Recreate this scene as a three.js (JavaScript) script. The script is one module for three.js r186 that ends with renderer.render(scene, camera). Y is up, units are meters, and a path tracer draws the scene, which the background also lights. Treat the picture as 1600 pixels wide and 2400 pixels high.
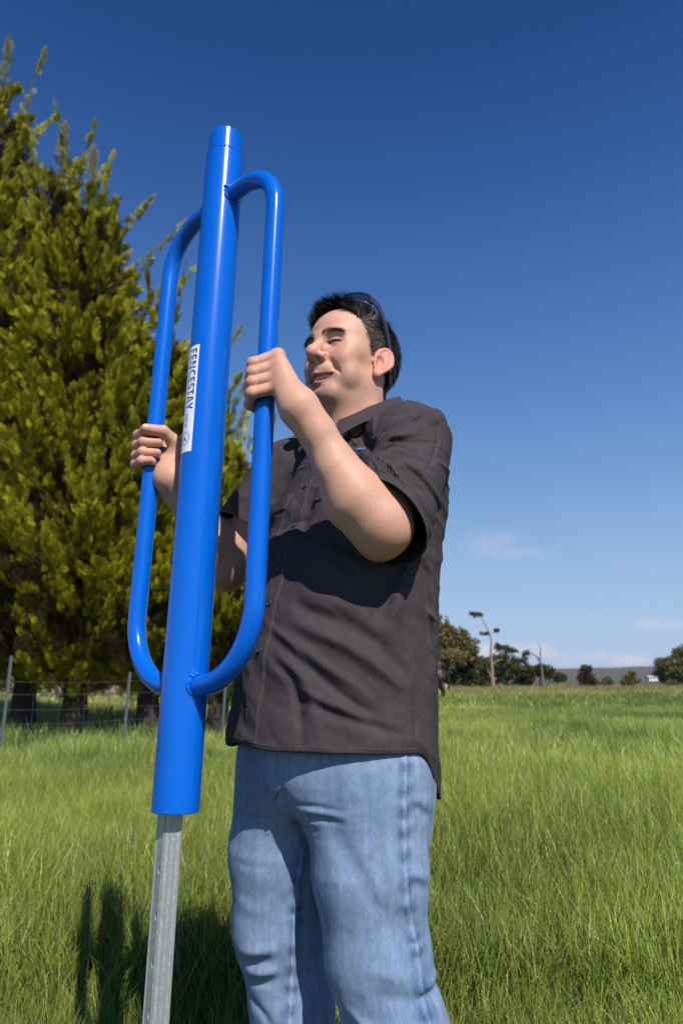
import * as THREE from 'three';
import { mergeGeometries, mergeVertices } from 'three/addons/utils/BufferGeometryUtils.js';
import { FontLoader } from 'three/addons/loaders/FontLoader.js';
import { TextGeometry } from 'three/addons/geometries/TextGeometry.js';

// ------------------------------------------------------------------ camera, sky, sun, exposure
const scene = new THREE.Scene();
const camera = new THREE.PerspectiveCamera(72.04, 682 / 1024, 0.05, 6000);
const EYE_HEIGHT = 1.0, PITCH = 13.364 * Math.PI / 180;
camera.position.set(0, EYE_HEIGHT, 0);
camera.lookAt(0, EYE_HEIGHT + Math.sin(PITCH), -Math.cos(PITCH));
camera.focus = 1.24;
camera.userData.fStop = 6.0;

const renderer = new THREE.WebGLRenderer({ antialias: true });
renderer.setSize(682, 1024);
renderer.toneMapping = THREE.LinearToneMapping;
renderer.toneMappingExposure = 1.0;
renderer.shadowMap.enabled = true;

const SUN_AZ = 21 * Math.PI / 180, SUN_EL = 46.5 * Math.PI / 180;   // the sun stands behind the camera, a little to the right
const SUN = new THREE.Vector3(Math.sin(SUN_AZ) * Math.cos(SUN_EL), Math.sin(SUN_EL), Math.cos(SUN_AZ) * Math.cos(SUN_EL));
const sun = new THREE.DirectionalLight(new THREE.Color(1.0, 0.955, 0.885), 5.0);
sun.name = 'sun';
sun.position.copy(SUN).multiplyScalar(60);
sun.castShadow = true;
sun.shadow.mapSize.set(4096, 4096);
Object.assign(sun.shadow.camera, { left: -30, right: 30, top: 30, bottom: -30, near: 1, far: 160 });
scene.add(sun, sun.target);

// ------------------------------------------------------------------ small maths
function rng(seed) { let a = seed >>> 0; return () => { a = (a + 0x6d2b79f5) | 0; let t = Math.imul(a ^ (a >>> 15), 1 | a); t = (t + Math.imul(t ^ (t >>> 7), 61 | t)) ^ t; return ((t ^ (t >>> 14)) >>> 0) / 4294967296; }; }
const clamp = (x, a = 0, b = 1) => x < a ? a : x > b ? b : x;
const mix = (a, b, t) => a + (b - a) * t;
const smooth = (a, b, x) => { const t = clamp((x - a) / (b - a)); return t * t * (3 - 2 * t); };
const V = (x, y, z) => new THREE.Vector3(x, y, z);
const hash3 = (x, y, z) => { let h = Math.imul(x, 374761393) ^ Math.imul(y, 668265263) ^ Math.imul(z, 2147483647 ^ 0x5bd1e995); h = Math.imul(h ^ (h >>> 13), 1274126177); return ((h ^ (h >>> 16)) >>> 0) / 4294967296; };
function noise3(x, y, z) {           // value noise, -1..1
  const ix = Math.floor(x), iy = Math.floor(y), iz = Math.floor(z);
  let fx = x - ix, fy = y - iy, fz = z - iz;
  fx = fx * fx * (3 - 2 * fx); fy = fy * fy * (3 - 2 * fy); fz = fz * fz * (3 - 2 * fz);
  const a = mix(mix(mix(hash3(ix, iy, iz), hash3(ix + 1, iy, iz), fx), mix(hash3(ix, iy + 1, iz), hash3(ix + 1, iy + 1, iz), fx), fy),
    mix(mix(hash3(ix, iy, iz + 1), hash3(ix + 1, iy, iz + 1), fx), mix(hash3(ix, iy + 1, iz + 1), hash3(ix + 1, iy + 1, iz + 1), fx), fy), fz);
  return a * 2 - 1;
}
const fbm = (x, y, z, n = 4) => { let s = 0, a = 0.5; for (let i = 0; i < n; i++) { s += a * noise3(x, y, z); x = x * 2.03 + 7.1; y = y * 2.03 + 3.7; z = z * 2.03 + 1.9; a *= 0.5; } return s; };
const lin = (r, g, b) => new THREE.Color().setRGB(r, g, b);
const std = (color, roughness, more = {}) => new THREE.MeshStandardMaterial({ color, roughness, ...more });

// ------------------------------------------------------------------ the sky: clear air with a few small clouds low down
function skyTexture() {
  const W = 2048, H = 1024, data = new Float32Array(W * H * 4);
  const stops = [[-90, 0.20, 0.22, 0.20], [-0.5, 0.42, 0.53, 0.70], [0, 0.475, 0.60, 0.775], [4, 0.415, 0.575, 0.80], [9, 0.30, 0.475, 0.76], [15, 0.185, 0.35, 0.66], [22, 0.103, 0.242, 0.55], [30, 0.059, 0.162, 0.445], [38, 0.033, 0.106, 0.335], [46, 0.0185, 0.072, 0.242], [56, 0.0125, 0.055, 0.19], [90, 0.0105, 0.047, 0.165]];
  const at = (e) => { for (let i = 1; i < stops.length; i++) if (e <= stops[i][0]) { const t = (e - stops[i - 1][0]) / (stops[i][0] - stops[i - 1][0]); return [1, 2, 3].map((k) => mix(stops[i - 1][k], stops[i][k], t)); } return stops[stops.length - 1].slice(1); };
  for (let r = 0; r < H; r++) {
    const el = ((r + 0.5) / H - 0.5) * Math.PI, deg = el * 180 / Math.PI, base = at(deg);
    for (let c = 0; c < W; c++) {
      const az = ((c + 0.5) / W - 0.5) * 2 * Math.PI, x = Math.cos(az) * Math.cos(el), y = Math.sin(el), z = Math.sin(az) * Math.cos(el);
      const cs = x * SUN.x + y * SUN.y + z * SUN.z, glow = 1 + 0.9 * Math.pow(Math.max(cs, 0), 8);
      let [R, G, B] = base; R *= glow; G *= glow; B *= glow;
      if (deg > -0.5 && deg < 14) {                                  // flat-bottomed fair-weather cumulus and thin streaks above the hills
        const u = az * 57.3 - 10.5, n1 = fbm(u * 0.28 + 31.0, deg * 0.85, 3.1, 5), n2 = fbm(u * 0.09 - 4.0, deg * 0.62 + 9, 7.7, 4);
        const band = smooth(-0.5, 1.0, deg) * (1 - smooth(2.6, 5.6, deg)) + 0.34 * smooth(8.8, 10, deg) * (1 - smooth(10.6, 12.2, deg)) * smooth(0.06, 0.26, fbm(u * 0.06 + 2.2, 1.1, 0.5, 2));
        const k = smooth(0.05, 0.42, n1 * 0.75 + n2 * 0.8) * band * 0.8;
        R = mix(R, 0.71, k); G = mix(G, 0.70, k * 0.96); B = mix(B, 0.765, k * 0.9);
      }
      const o = (r * W + c) * 4; data[o] = R; data[o + 1] = G; data[o + 2] = B; data[o + 3] = 1;
    }
  }
  const t = new THREE.DataTexture(data, W, H, THREE.RGBAFormat, THREE.FloatType);
  t.mapping = THREE.EquirectangularReflectionMapping; t.magFilter = t.minFilter = THREE.LinearFilter; t.wrapS = THREE.RepeatWrapping; t.needsUpdate = true;
  return t;
}
const skyMap = skyTexture();
scene.background = skyMap;
scene.environment = skyMap;

// ------------------------------------------------------------------ scene bookkeeping
const taken = new Map();
function numbered(name) { const n = taken.get(name) ?? 0; taken.set(name, n + 1); return n ? name + '_' + String(n).padStart(3, '0') : name; }
function shade(o) { o.castShadow = true; o.receiveShadow = true; return o; }
function thing(name, label, category, group) { const o = new THREE.Group(); o.name = numbered(name); o.userData = { label, category }; if (group) o.userData.group = group; scene.add(o); return o; }
function part(name, geometry, material, parent) { const m = shade(new THREE.Mesh(geometry, material)); m.name = name; parent.add(m); return m; }
function solo(name, geometry, material, label, category, group) { const m = shade(new THREE.Mesh(geometry, material)); m.name = numbered(name); m.userData = { label, category }; if (group) m.userData.group = group; scene.add(m); return m; }
function setting(name, geometry, material) { const m = shade(new THREE.Mesh(geometry, material)); m.name = name; m.userData.kind = 'structure'; scene.add(m); return m; }
function geo(pos, idx, extra = {}) { const g = new THREE.BufferGeometry(); g.setAttribute('position', new THREE.Float32BufferAttribute(pos, 3)); if (idx) g.setIndex(idx); for (const k in extra) g.setAttribute(k, new THREE.Float32BufferAttribute(extra[k], k === 'uv' ? 2 : 3)); if (!extra.normal) g.computeVertexNormals(); return g; }
// a tube of varying radius through a list of points [x, y, z, r]
function limb(points, sides = 8, caps = true) {
  const pos = [], idx = [], up = V(0, 1, 0), T = V(), N = V(), B = V(); let prev = null;
  points.forEach((p, i) => {
    const a = points[Math.max(i - 1, 0)], b = points[Math.min(i + 1, points.length - 1)];
    T.set(b[0] - a[0], b[1] - a[1], b[2] - a[2]).normalize();
    if (!prev) N.crossVectors(Math.abs(T.y) > 0.9 ? V(1, 0, 0) : up, T).normalize(); else N.copy(prev).addScaledVector(T, -prev.dot(T)).normalize();
    prev = N.clone(); B.crossVectors(T, N);
    for (let k = 0; k < sides; k++) { const q = k / sides * 2 * Math.PI, c = Math.cos(q) * p[3], s = Math.sin(q) * p[3]; pos.push(p[0] + N.x * c + B.x * s, p[1] + N.y * c + B.y * s, p[2] + N.z * c + B.z * s); }
    if (i) for (let k = 0; k < sides; k++) { const k2 = (k + 1) % sides, o = (i - 1) * sides; idx.push(o + k, o + k2, o + sides + k2, o + k, o + sides + k2, o + sides + k); }
  });
  if (caps) { const n = points.length - 1; [[0, 0], [n, 1]].forEach(([i, e]) => { const c = pos.length / 3; pos.push(points[i][0], points[i][1], points[i][2]); for (let k = 0; k < sides; k++) { const k2 = (k + 1) % sides, o = i * sides; e ? idx.push(o + k, o + k2, c) : idx.push(o + k2, o + k, c); } }); }
  return geo(pos, idx);
}
// ------------------------------------------------------------------ sculpting: distance fields and their surface
const smin = (a, b, k) => { const h = k - Math.abs(a - b); return h > 0 ? Math.min(a, b) - h * h / (4 * k) : Math.min(a, b); };
const smax = (a, b, k) => -smin(-a, -b, k);
function cone(x, y, z, a, b) {         // tapered capsule between [x, y, z, r] and [x, y, z, r]
  const bx = b[0] - a[0], by = b[1] - a[1], bz = b[2] - a[2], px = x - a[0], py = y - a[1], pz = z - a[2];
  const t = clamp((px * bx + py * by + pz * bz) / (bx * bx + by * by + bz * bz));
  return Math.hypot(px - bx * t, py - by * t, pz - bz * t) - (a[3] + (b[3] - a[3]) * t);
}
const ball = (x, y, z, a, b, c, r) => Math.hypot(x - a, y - b, z - c) - r;
function egg(x, y, z, cx, cy, cz, rx, ry, rz) {
  x -= cx; y -= cy; z -= cz; const k0 = Math.hypot(x / rx, y / ry, z / rz), k1 = Math.hypot(x / (rx * rx), y / (ry * ry), z / (rz * rz));
  return k1 < 1e-9 ? -Math.min(rx, ry, rz) : k0 * (k0 - 1) / k1;
}
// surface nets on a sparse grid; returns { pos, idx } with the vertices pulled onto the surface
function surface(f, lo, hi, h) {
  const n = [0, 1, 2].map((k) => Math.ceil((hi[k] - lo[k]) / h) + 1), [nx, ny, nz] = n, val = new Float32Array(nx * ny * nz).fill(1), B = 6;
  for (let bz = 0; bz < nz; bz += B) for (let by = 0; by < ny; by += B) for (let bx = 0; bx < nx; bx += B) {
    const m = B / 2, d = f(lo[0] + (bx + m) * h, lo[1] + (by + m) * h, lo[2] + (bz + m) * h), far = Math.abs(d) > B * h * 1.35;
    for (let z = bz; z < Math.min(bz + B, nz); z++) for (let y = by; y < Math.min(by + B, ny); y++) for (let x = bx; x < Math.min(bx + B, nx); x++)
      val[(z * ny + y) * nx + x] = far ? d : f(lo[0] + x * h, lo[1] + y * h, lo[2] + z * h);
  }
  const id = new Int32Array(nx * ny * nz).fill(-1), pos = [], idx = [], at = (x, y, z) => (z * ny + y) * nx + x;
  const corner = [[0, 0, 0], [1, 0, 0], [0, 1, 0], [1, 1, 0], [0, 0, 1], [1, 0, 1], [0, 1, 1], [1, 1, 1]], edges = [[0, 1], [2, 3], [4, 5], [6, 7], [0, 2], [1, 3], [4, 6], [5, 7], [0, 4], [1, 5], [2, 6], [3, 7]];
  const e = h * 0.35, v = new Float32Array(8);
  for (let z = 0; z < nz - 1; z++) for (let y = 0; y < ny - 1; y++) for (let x = 0; x < nx - 1; x++) {
    let mask = 0; for (let k = 0; k < 8; k++) { v[k] = val[at(x + corner[k][0], y + corner[k][1], z + corner[k][2])]; if (v[k] < 0) mask |= 1 << k; }
    if (mask === 0 || mask === 255) continue;
    let sx = 0, sy = 0, sz = 0, c = 0;
    for (const [a, b] of edges) if ((v[a] < 0) !== (v[b] < 0)) { const t = v[a] / (v[a] - v[b]); sx += corner[a][0] + (corner[b][0] - corner[a][0]) * t; sy += corner[a][1] + (corner[b][1] - corner[a][1]) * t; sz += corner[a][2] + (corner[b][2] - corner[a][2]) * t; c++; }
    let px = lo[0] + (x + sx / c) * h, py = lo[1] + (y + sy / c) * h, pz = lo[2] + (z + sz / c) * h;
    const d = f(px, py, pz), gx = (f(px + e, py, pz) - d) / e, gy = (f(px, py + e, pz) - d) / e, gz = (f(px, py, pz + e) - d) / e, g2 = gx * gx + gy * gy + gz * gz;
    if (g2 > 1e-6) { const s = clamp(d / g2, -0.6 * h, 0.6 * h); px -= gx * s; py -= gy * s; pz -= gz * s; }
    id[at(x, y, z)] = pos.length / 3; pos.push(px, py, pz);
  }
  const quad = (a, b, c, d, flip) => { if (a < 0 || b < 0 || c < 0 || d < 0) return; flip ? idx.push(a, c, b, a, d, c) : idx.push(a, b, c, a, c, d); };
  for (let z = 1; z < nz - 1; z++) for (let y = 1; y < ny - 1; y++) for (let x = 1; x < nx - 1; x++) {
    const s = val[at(x, y, z)] < 0;
    if (s !== (val[at(x + 1, y, z)] < 0)) quad(id[at(x, y - 1, z - 1)], id[at(x, y, z - 1)], id[at(x, y, z)], id[at(x, y - 1, z)], !s);
    if (s !== (val[at(x, y + 1, z)] < 0)) quad(id[at(x - 1, y, z - 1)], id[at(x - 1, y, z)], id[at(x, y, z)], id[at(x, y, z - 1)], !s);
    if (s !== (val[at(x, y, z + 1)] < 0)) quad(id[at(x - 1, y - 1, z)], id[at(x, y - 1, z)], id[at(x, y, z)], id[at(x - 1, y, z)], !s);
  }
  return { pos, idx };
}
function normals(f, pos, e) {
  const out = new Float32Array(pos.length);
  for (let i = 0; i < pos.length; i += 3) {
    const x = pos[i], y = pos[i + 1], z = pos[i + 2], gx = f(x + e, y, z) - f(x - e, y, z), gy = f(x, y + e, z) - f(x, y - e, z), gz = f(x, y, z + e) - f(x, y, z - e), l = Math.hypot(gx, gy, gz) || 1;
    out[i] = gx / l; out[i + 1] = gy / l; out[i + 2] = gz / l;
  }
  return out;
}
// keep the side of a mesh where g(x, y, z) < 0, cutting triangles exactly along g = 0
function clip(m, g) {
  const n = m.pos.length / 3, s = new Float32Array(n), pos = m.pos.slice(), idx = [], cut = new Map();
  for (let i = 0; i < n; i++) s[i] = g(pos[3 * i], pos[3 * i + 1], pos[3 * i + 2]);
  const mid = (a, b) => { const k = a < b ? a * 4194304 + b : b * 4194304 + a; if (!cut.has(k)) { const t = s[a] / (s[a] - s[b]); cut.set(k, pos.length / 3); for (let c = 0; c < 3; c++) pos.push(mix(pos[3 * a + c], pos[3 * b + c], t)); } return cut.get(k); };
  for (let i = 0; i < m.idx.length; i += 3) {
    const t = [m.idx[i], m.idx[i + 1], m.idx[i + 2]], inn = t.filter((q) => s[q] < 0).length;
    if (inn === 3) idx.push(...t); else if (inn > 0) {
      const poly = []; for (let k = 0; k < 3; k++) { const a = t[k], b = t[(k + 1) % 3]; if (s[a] < 0) poly.push(a); if ((s[a] < 0) !== (s[b] < 0)) poly.push(mid(a, b)); }
      for (let k = 2; k < poly.length; k++) idx.push(poly[0], poly[k - 1], poly[k]);
    }
  }
  return compact(pos, idx);
}
function compact(pos, idx) { const map = new Int32Array(pos.length / 3).fill(-1), p = []; let k = 0; const out = idx.map((i) => { if (map[i] < 0) { map[i] = k++; p.push(pos[3 * i], pos[3 * i + 1], pos[3 * i + 2]); } return map[i]; }); return { pos: p, idx: out }; }
// cloth: the sheet, a copy of it t further in, and the rim between them
function sheet(m, nor, t) {
  const n = m.pos.length / 3, pos = Array.from(m.pos), nn = Array.from(nor), idx = m.idx.slice(), edge = new Map();
  for (let i = 0; i < n; i++) for (let c = 0; c < 3; c++) pos.push(m.pos[3 * i + c] - nor[3 * i + c] * t);
  for (let i = 0; i < n * 3; i++) nn.push(-nor[i]);
  for (let i = 0; i < m.idx.length; i += 3) { const [a, b, c] = [m.idx[i], m.idx[i + 1], m.idx[i + 2]]; idx.push(a + n, c + n, b + n); for (const [p, q] of [[a, b], [b, c], [c, a]]) { const k = p < q ? p * 4194304 + q : q * 4194304 + p; edge.set(k, edge.has(k) ? null : [p, q]); } }
  for (const e of edge.values()) if (e) { const [p, q] = e; idx.push(q, p, p + n, q, p + n, q + n); }
  return { pos, idx, nor: nn, n };
}
// smallest distance, in the x-y plane, to a broken line; also how far along it (0..1)
function lineDist(x, y, L) {
  let best = 9, along = 0; const n = L.length - 1;
  for (let i = 0; i < n; i++) { const [ax, ay] = L[i], bx = L[i + 1][0] - ax, by = L[i + 1][1] - ay, t = clamp(((x - ax) * bx + (y - ay) * by) / (bx * bx + by * by)), d = Math.hypot(x - ax - bx * t, y - ay - by * t); if (d < best) { best = d; along = (i + t) / n; } }
  return [best, along];
}
// ------------------------------------------------------------------ ground
{
  const N = 512, d = new Uint8Array(N * N * 4);
  for (let y = 0; y < N; y++) for (let x = 0; x < N; x++) { const o = (y * N + x) * 4, a = fbm(x * 0.05, y * 0.05, 3, 4), b = noise3(x * 0.5, y * 0.5, 8); d[o] = 74 + 26 * a + 14 * b; d[o + 1] = 84 + 26 * a + 14 * b; d[o + 2] = 36 + 14 * a + 8 * b; d[o + 3] = 255; }
  const t = new THREE.DataTexture(d, N, N); t.wrapS = t.wrapT = THREE.RepeatWrapping; t.repeat.set(700, 700); t.magFilter = THREE.LinearFilter; t.colorSpace = THREE.SRGBColorSpace; t.needsUpdate = true;
  const g = new THREE.PlaneGeometry(6000, 6000); g.rotateX(-Math.PI / 2);
  setting('ground', g, std(0xffffff, 1, { map: t }));
}
// bare earth and needles behind the fence, dark brown standing in for tree shade
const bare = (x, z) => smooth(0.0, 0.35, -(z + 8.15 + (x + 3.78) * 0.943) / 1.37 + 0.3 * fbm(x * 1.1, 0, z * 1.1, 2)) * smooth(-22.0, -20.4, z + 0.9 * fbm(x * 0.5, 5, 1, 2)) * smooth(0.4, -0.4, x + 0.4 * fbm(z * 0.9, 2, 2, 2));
{
  const pos = [], idx = [], col = [], NX = 90, NZ = 60;
  for (let j = 0; j <= NZ; j++) for (let i = 0; i <= NX; i++) {
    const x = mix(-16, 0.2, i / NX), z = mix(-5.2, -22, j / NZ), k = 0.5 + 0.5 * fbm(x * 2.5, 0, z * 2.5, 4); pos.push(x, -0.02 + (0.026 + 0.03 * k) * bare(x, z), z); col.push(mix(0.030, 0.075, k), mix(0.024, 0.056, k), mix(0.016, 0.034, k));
    if (i && j) { const o = (j - 1) * (NX + 1) + i - 1; idx.push(o, o + 1, o + NX + 2, o, o + NX + 2, o + NX + 1); }
  }
  setting('shade_toned_earth', geo(pos, idx, { color: col }), std(0xffffff, 1, { vertexColors: true, side: THREE.DoubleSide }));
}
// ------------------------------------------------------------------ pasture: tufts of real blades
function tuft(seed, blades, spread, hMin, hMax, wMin, wMax, straw) {
  const rnd = rng(seed), pos = [], idx = [], col = [];
  for (let b = 0; b < blades; b++) {
    const a = rnd() * 6.283, r = spread * Math.sqrt(rnd()), h = mix(hMin, hMax, rnd()), w = mix(wMin, wMax, rnd()), lean = rnd() * 6.283, bend = 0.12 + 0.95 * rnd() * rnd(), face = rnd() * 6.283;
    const dead = rnd() < straw, t = 0.75 + 0.5 * rnd(), c = dead ? [1.9 * t, 1.25 * t, 2.4 * t] : [t * (0.85 + 0.5 * rnd()), t, t * (0.6 + 0.6 * rnd())], base = pos.length / 3, N = 4;
    for (let i = 0; i <= N; i++) {
      const s = i / N, y = h * s * (1 - 0.30 * bend * s), o = h * bend * s * s * 0.8, x = Math.cos(a) * r + Math.cos(lean) * o, z = Math.sin(a) * r + Math.sin(lean) * o, ww = w * (1 - s * s) + 0.0004, fx = Math.cos(face + s) * ww, fz = Math.sin(face + s) * ww;
      pos.push(x - fx, y, z - fz, x + fx, y, z + fz); col.push(...c, ...c); if (i) { const k = base + (i - 1) * 2; idx.push(k, k + 1, k + 3, k, k + 3, k + 2); }
    }
    if (rnd() < 0.022) {                                             // a flowering stalk with a seed head
      const H = h * 1.35, b0 = pos.length / 3, x = Math.cos(a) * r, z = Math.sin(a) * r, lx = Math.cos(lean) * 0.06, lz = Math.sin(lean) * 0.06, cc = [1.35 * t, 1.12 * t, 1.5 * t];
      [[0, 0.0008], [0.55, 0.0007], [0.84, 0.0006], [0.87, 0.0018], [0.95, 0.0020], [1, 0.0004]].forEach(([s, ww], i) => { pos.push(x + lx * s * s - ww, H * s, z + lz * s * s, x + lx * s * s + ww, H * s, z + lz * s * s); col.push(...cc, ...cc); if (i) { const k = b0 + (i - 1) * 2; idx.push(k, k + 1, k + 3, k, k + 3, k + 2); } });
    }
  }
  return geo(pos, idx, { color: col });
}
const bladeMat = new THREE.MeshPhysicalMaterial({ color: 0xffffff, vertexColors: true, roughness: 0.40, specularIntensity: 0.9, side: THREE.DoubleSide });
const pasture = new THREE.Group(); pasture.name = 'grass'; pasture.userData = { kind: 'stuff', label: 'long green pasture grass covering the paddock', category: 'grass' }; scene.add(pasture);
function scatter(name, geometries, places) {
  const dummy = new THREE.Object3D(), c = new THREE.Color();
  geometries.forEach((g, k) => {
    const mine = places.filter((_, i) => i % geometries.length === k), m = shade(new THREE.InstancedMesh(g, bladeMat, mine.length));
    mine.forEach((p, i) => { dummy.position.set(p.x, p.y ?? 0, p.z); dummy.rotation.set(p.tx ?? 0, p.a, p.tz ?? 0); dummy.scale.set(p.s, p.sy ?? p.s, p.s); dummy.updateMatrix(); m.setMatrixAt(i, dummy.matrix); m.setColorAt(i, c.setRGB(...p.c)); });
    m.name = name; m.userData.kind = 'stuff'; pasture.add(m);
  });
}
{
  const rnd = rng(2024);
  const tone = (x, z, d) => {
    const n = fbm(x * 0.55 + 3, 0, z * 0.40, 3), m = fbm(x * 0.17 + 11, 4, z * 0.13, 3), t = 0.72 + 0.80 * rnd() + 0.75 * n;
    let c = [0.118, 0.214, 0.0335]; const dry = smooth(-0.08, 0.34, m + 0.35 * n + 0.12 * rnd() + (d > 18 ? 0.16 : 0)); c = [mix(c[0], 0.205, dry), mix(c[1], 0.280, dry), mix(c[2], 0.052, dry)];
    if (d > 19) { c[0] *= 1.22; c[1] *= 1.04; c[2] *= 1.25; }
    if (d > 40) { const k = smooth(44, 52, d) * smooth(0.25, 0.7, 0.5 + 0.5 * fbm(x * 0.12, 9, z * 0.2, 2) + 0.35 * rnd()) * 0.8; c = [mix(c[0], 0.250, k), mix(c[1], 0.180, k), mix(c[2], 0.095, k)]; }
    return c.map((v) => v * t);
  };
  const fill = (d0, d1, density, margin, s0, s1, spread) => {
    const out = [], n = Math.round(density * ((d1 * d1 - d0 * d0) * 0.58 + 2 * margin * (d1 - d0)));
    for (let i = 0; i < n; i++) {
      const d = Math.sqrt(mix(d0 * d0, d1 * d1, rnd())), half = d * 0.58 + margin, x = (rnd() * 2 - 1) * half, z = -d, lush = 0.5 + 0.5 * fbm(x * 0.7, 2, z * 0.7, 3);
      if (Math.hypot(x + 0.285, z + 1.185) < 0.05 || rnd() < bare(x, z) * 0.94) continue;
      const s = mix(s0, s1, rnd()) * (0.68 + 0.75 * lush) * (d < 2.3 ? 0.62 : 1); out.push({ x, z, a: rnd() * 6.283, s: s * spread, sy: s, tx: (rnd() - 0.5) * 0.8, tz: (rnd() - 0.5) * 0.8, c: tone(x, z, d) });
    }
    return out;
  };
  const fine = []; for (let k = 0; k < 7; k++) fine.push(tuft(100 + k, 30, 0.060, 0.14, 0.38, 0.0010, 0.0026, 0.085));
  scatter('near_grass', fine, fill(0.7, 6.5, 640, 1.4, 0.75, 1.05, 1));
  const mid = []; for (let k = 0; k < 5; k++) mid.push(tuft(200 + k, 26, 0.11, 0.16, 0.40, 0.0022, 0.0050, 0.10));
  scatter('pasture_grass', mid, fill(6.5, 20, 190, 2.2, 0.7, 1.0, 1));
  const far = []; for (let k = 0; k < 4; k++) far.push(tuft(300 + k, 26, 0.30, 0.15, 0.36, 0.006, 0.014, 0.08));
  scatter('distant_grass', far, fill(20, 95, 17, 5, 0.8, 1.15, 1.1));
}
// ------------------------------------------------------------------ golden cypress hedge on the left
function spray(seed) {                                              // one flat feathery spray, 1 m long along +y, to be scaled
  const rnd = rng(seed), pos = [], idx = [], leaf = (x0, y0, z0, dx, dy, dz, L, w) => { const b = pos.length / 3, l = Math.hypot(dx, dy, dz); dx /= l; dy /= l; dz /= l; const sx = dy, sy = -dx; pos.push(x0, y0, z0, x0 + dx * L * 0.45 + sx * w, y0 + dy * L * 0.45 + sy * w, z0 + dz * L * 0.45, x0 + dx * L, y0 + dy * L, z0 + dz * L, x0 + dx * L * 0.45 - sx * w, y0 + dy * L * 0.45 - sy * w, z0 + dz * L * 0.45 + 0.3 * w); idx.push(b, b + 1, b + 2, b, b + 2, b + 3); };
  for (let k = 0; k < 8; k++) for (const s of [-1, 1]) {
    const y = 0.06 + 0.105 * k + 0.03 * rnd(), L = (0.40 - 0.034 * k) * (0.75 + 0.5 * rnd()), zz = (rnd() - 0.5) * 0.5; leaf(0, y, 0, s * 0.85, 0.8, zz, L, 0.016);
    for (let j = 1; j <= 3; j++) { const t = j / 3.4, bx = s * 0.72 * L * t, by = y + 0.68 * L * t, bz = zz * L * t; leaf(bx, by, bz, s * 0.25, 1, (rnd() - 0.5) * 0.8, L * 0.42, 0.017); leaf(bx, by, bz, s, 0.15, (rnd() - 0.5) * 0.8, L * 0.38, 0.017); }
  }
  leaf(0, 0, 0, 0.02, 1, 0, 1.05, 0.018); for (let j = 0; j < 4; j++) leaf(0, 0.78 + 0.06 * j, 0, (j % 2 ? 1 : -1) * 0.5, 1, 0, 0.13, 0.02);
  return geo(pos, idx);
}
const sprays = [spray(1), spray(2), spray(3)];
const needleMat = new THREE.MeshPhysicalMaterial({ color: 0xffffff, roughness: 0.62, specularIntensity: 0.4, side: THREE.DoubleSide }), barkMat = std(lin(0.055, 0.038, 0.028), 0.95);
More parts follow.
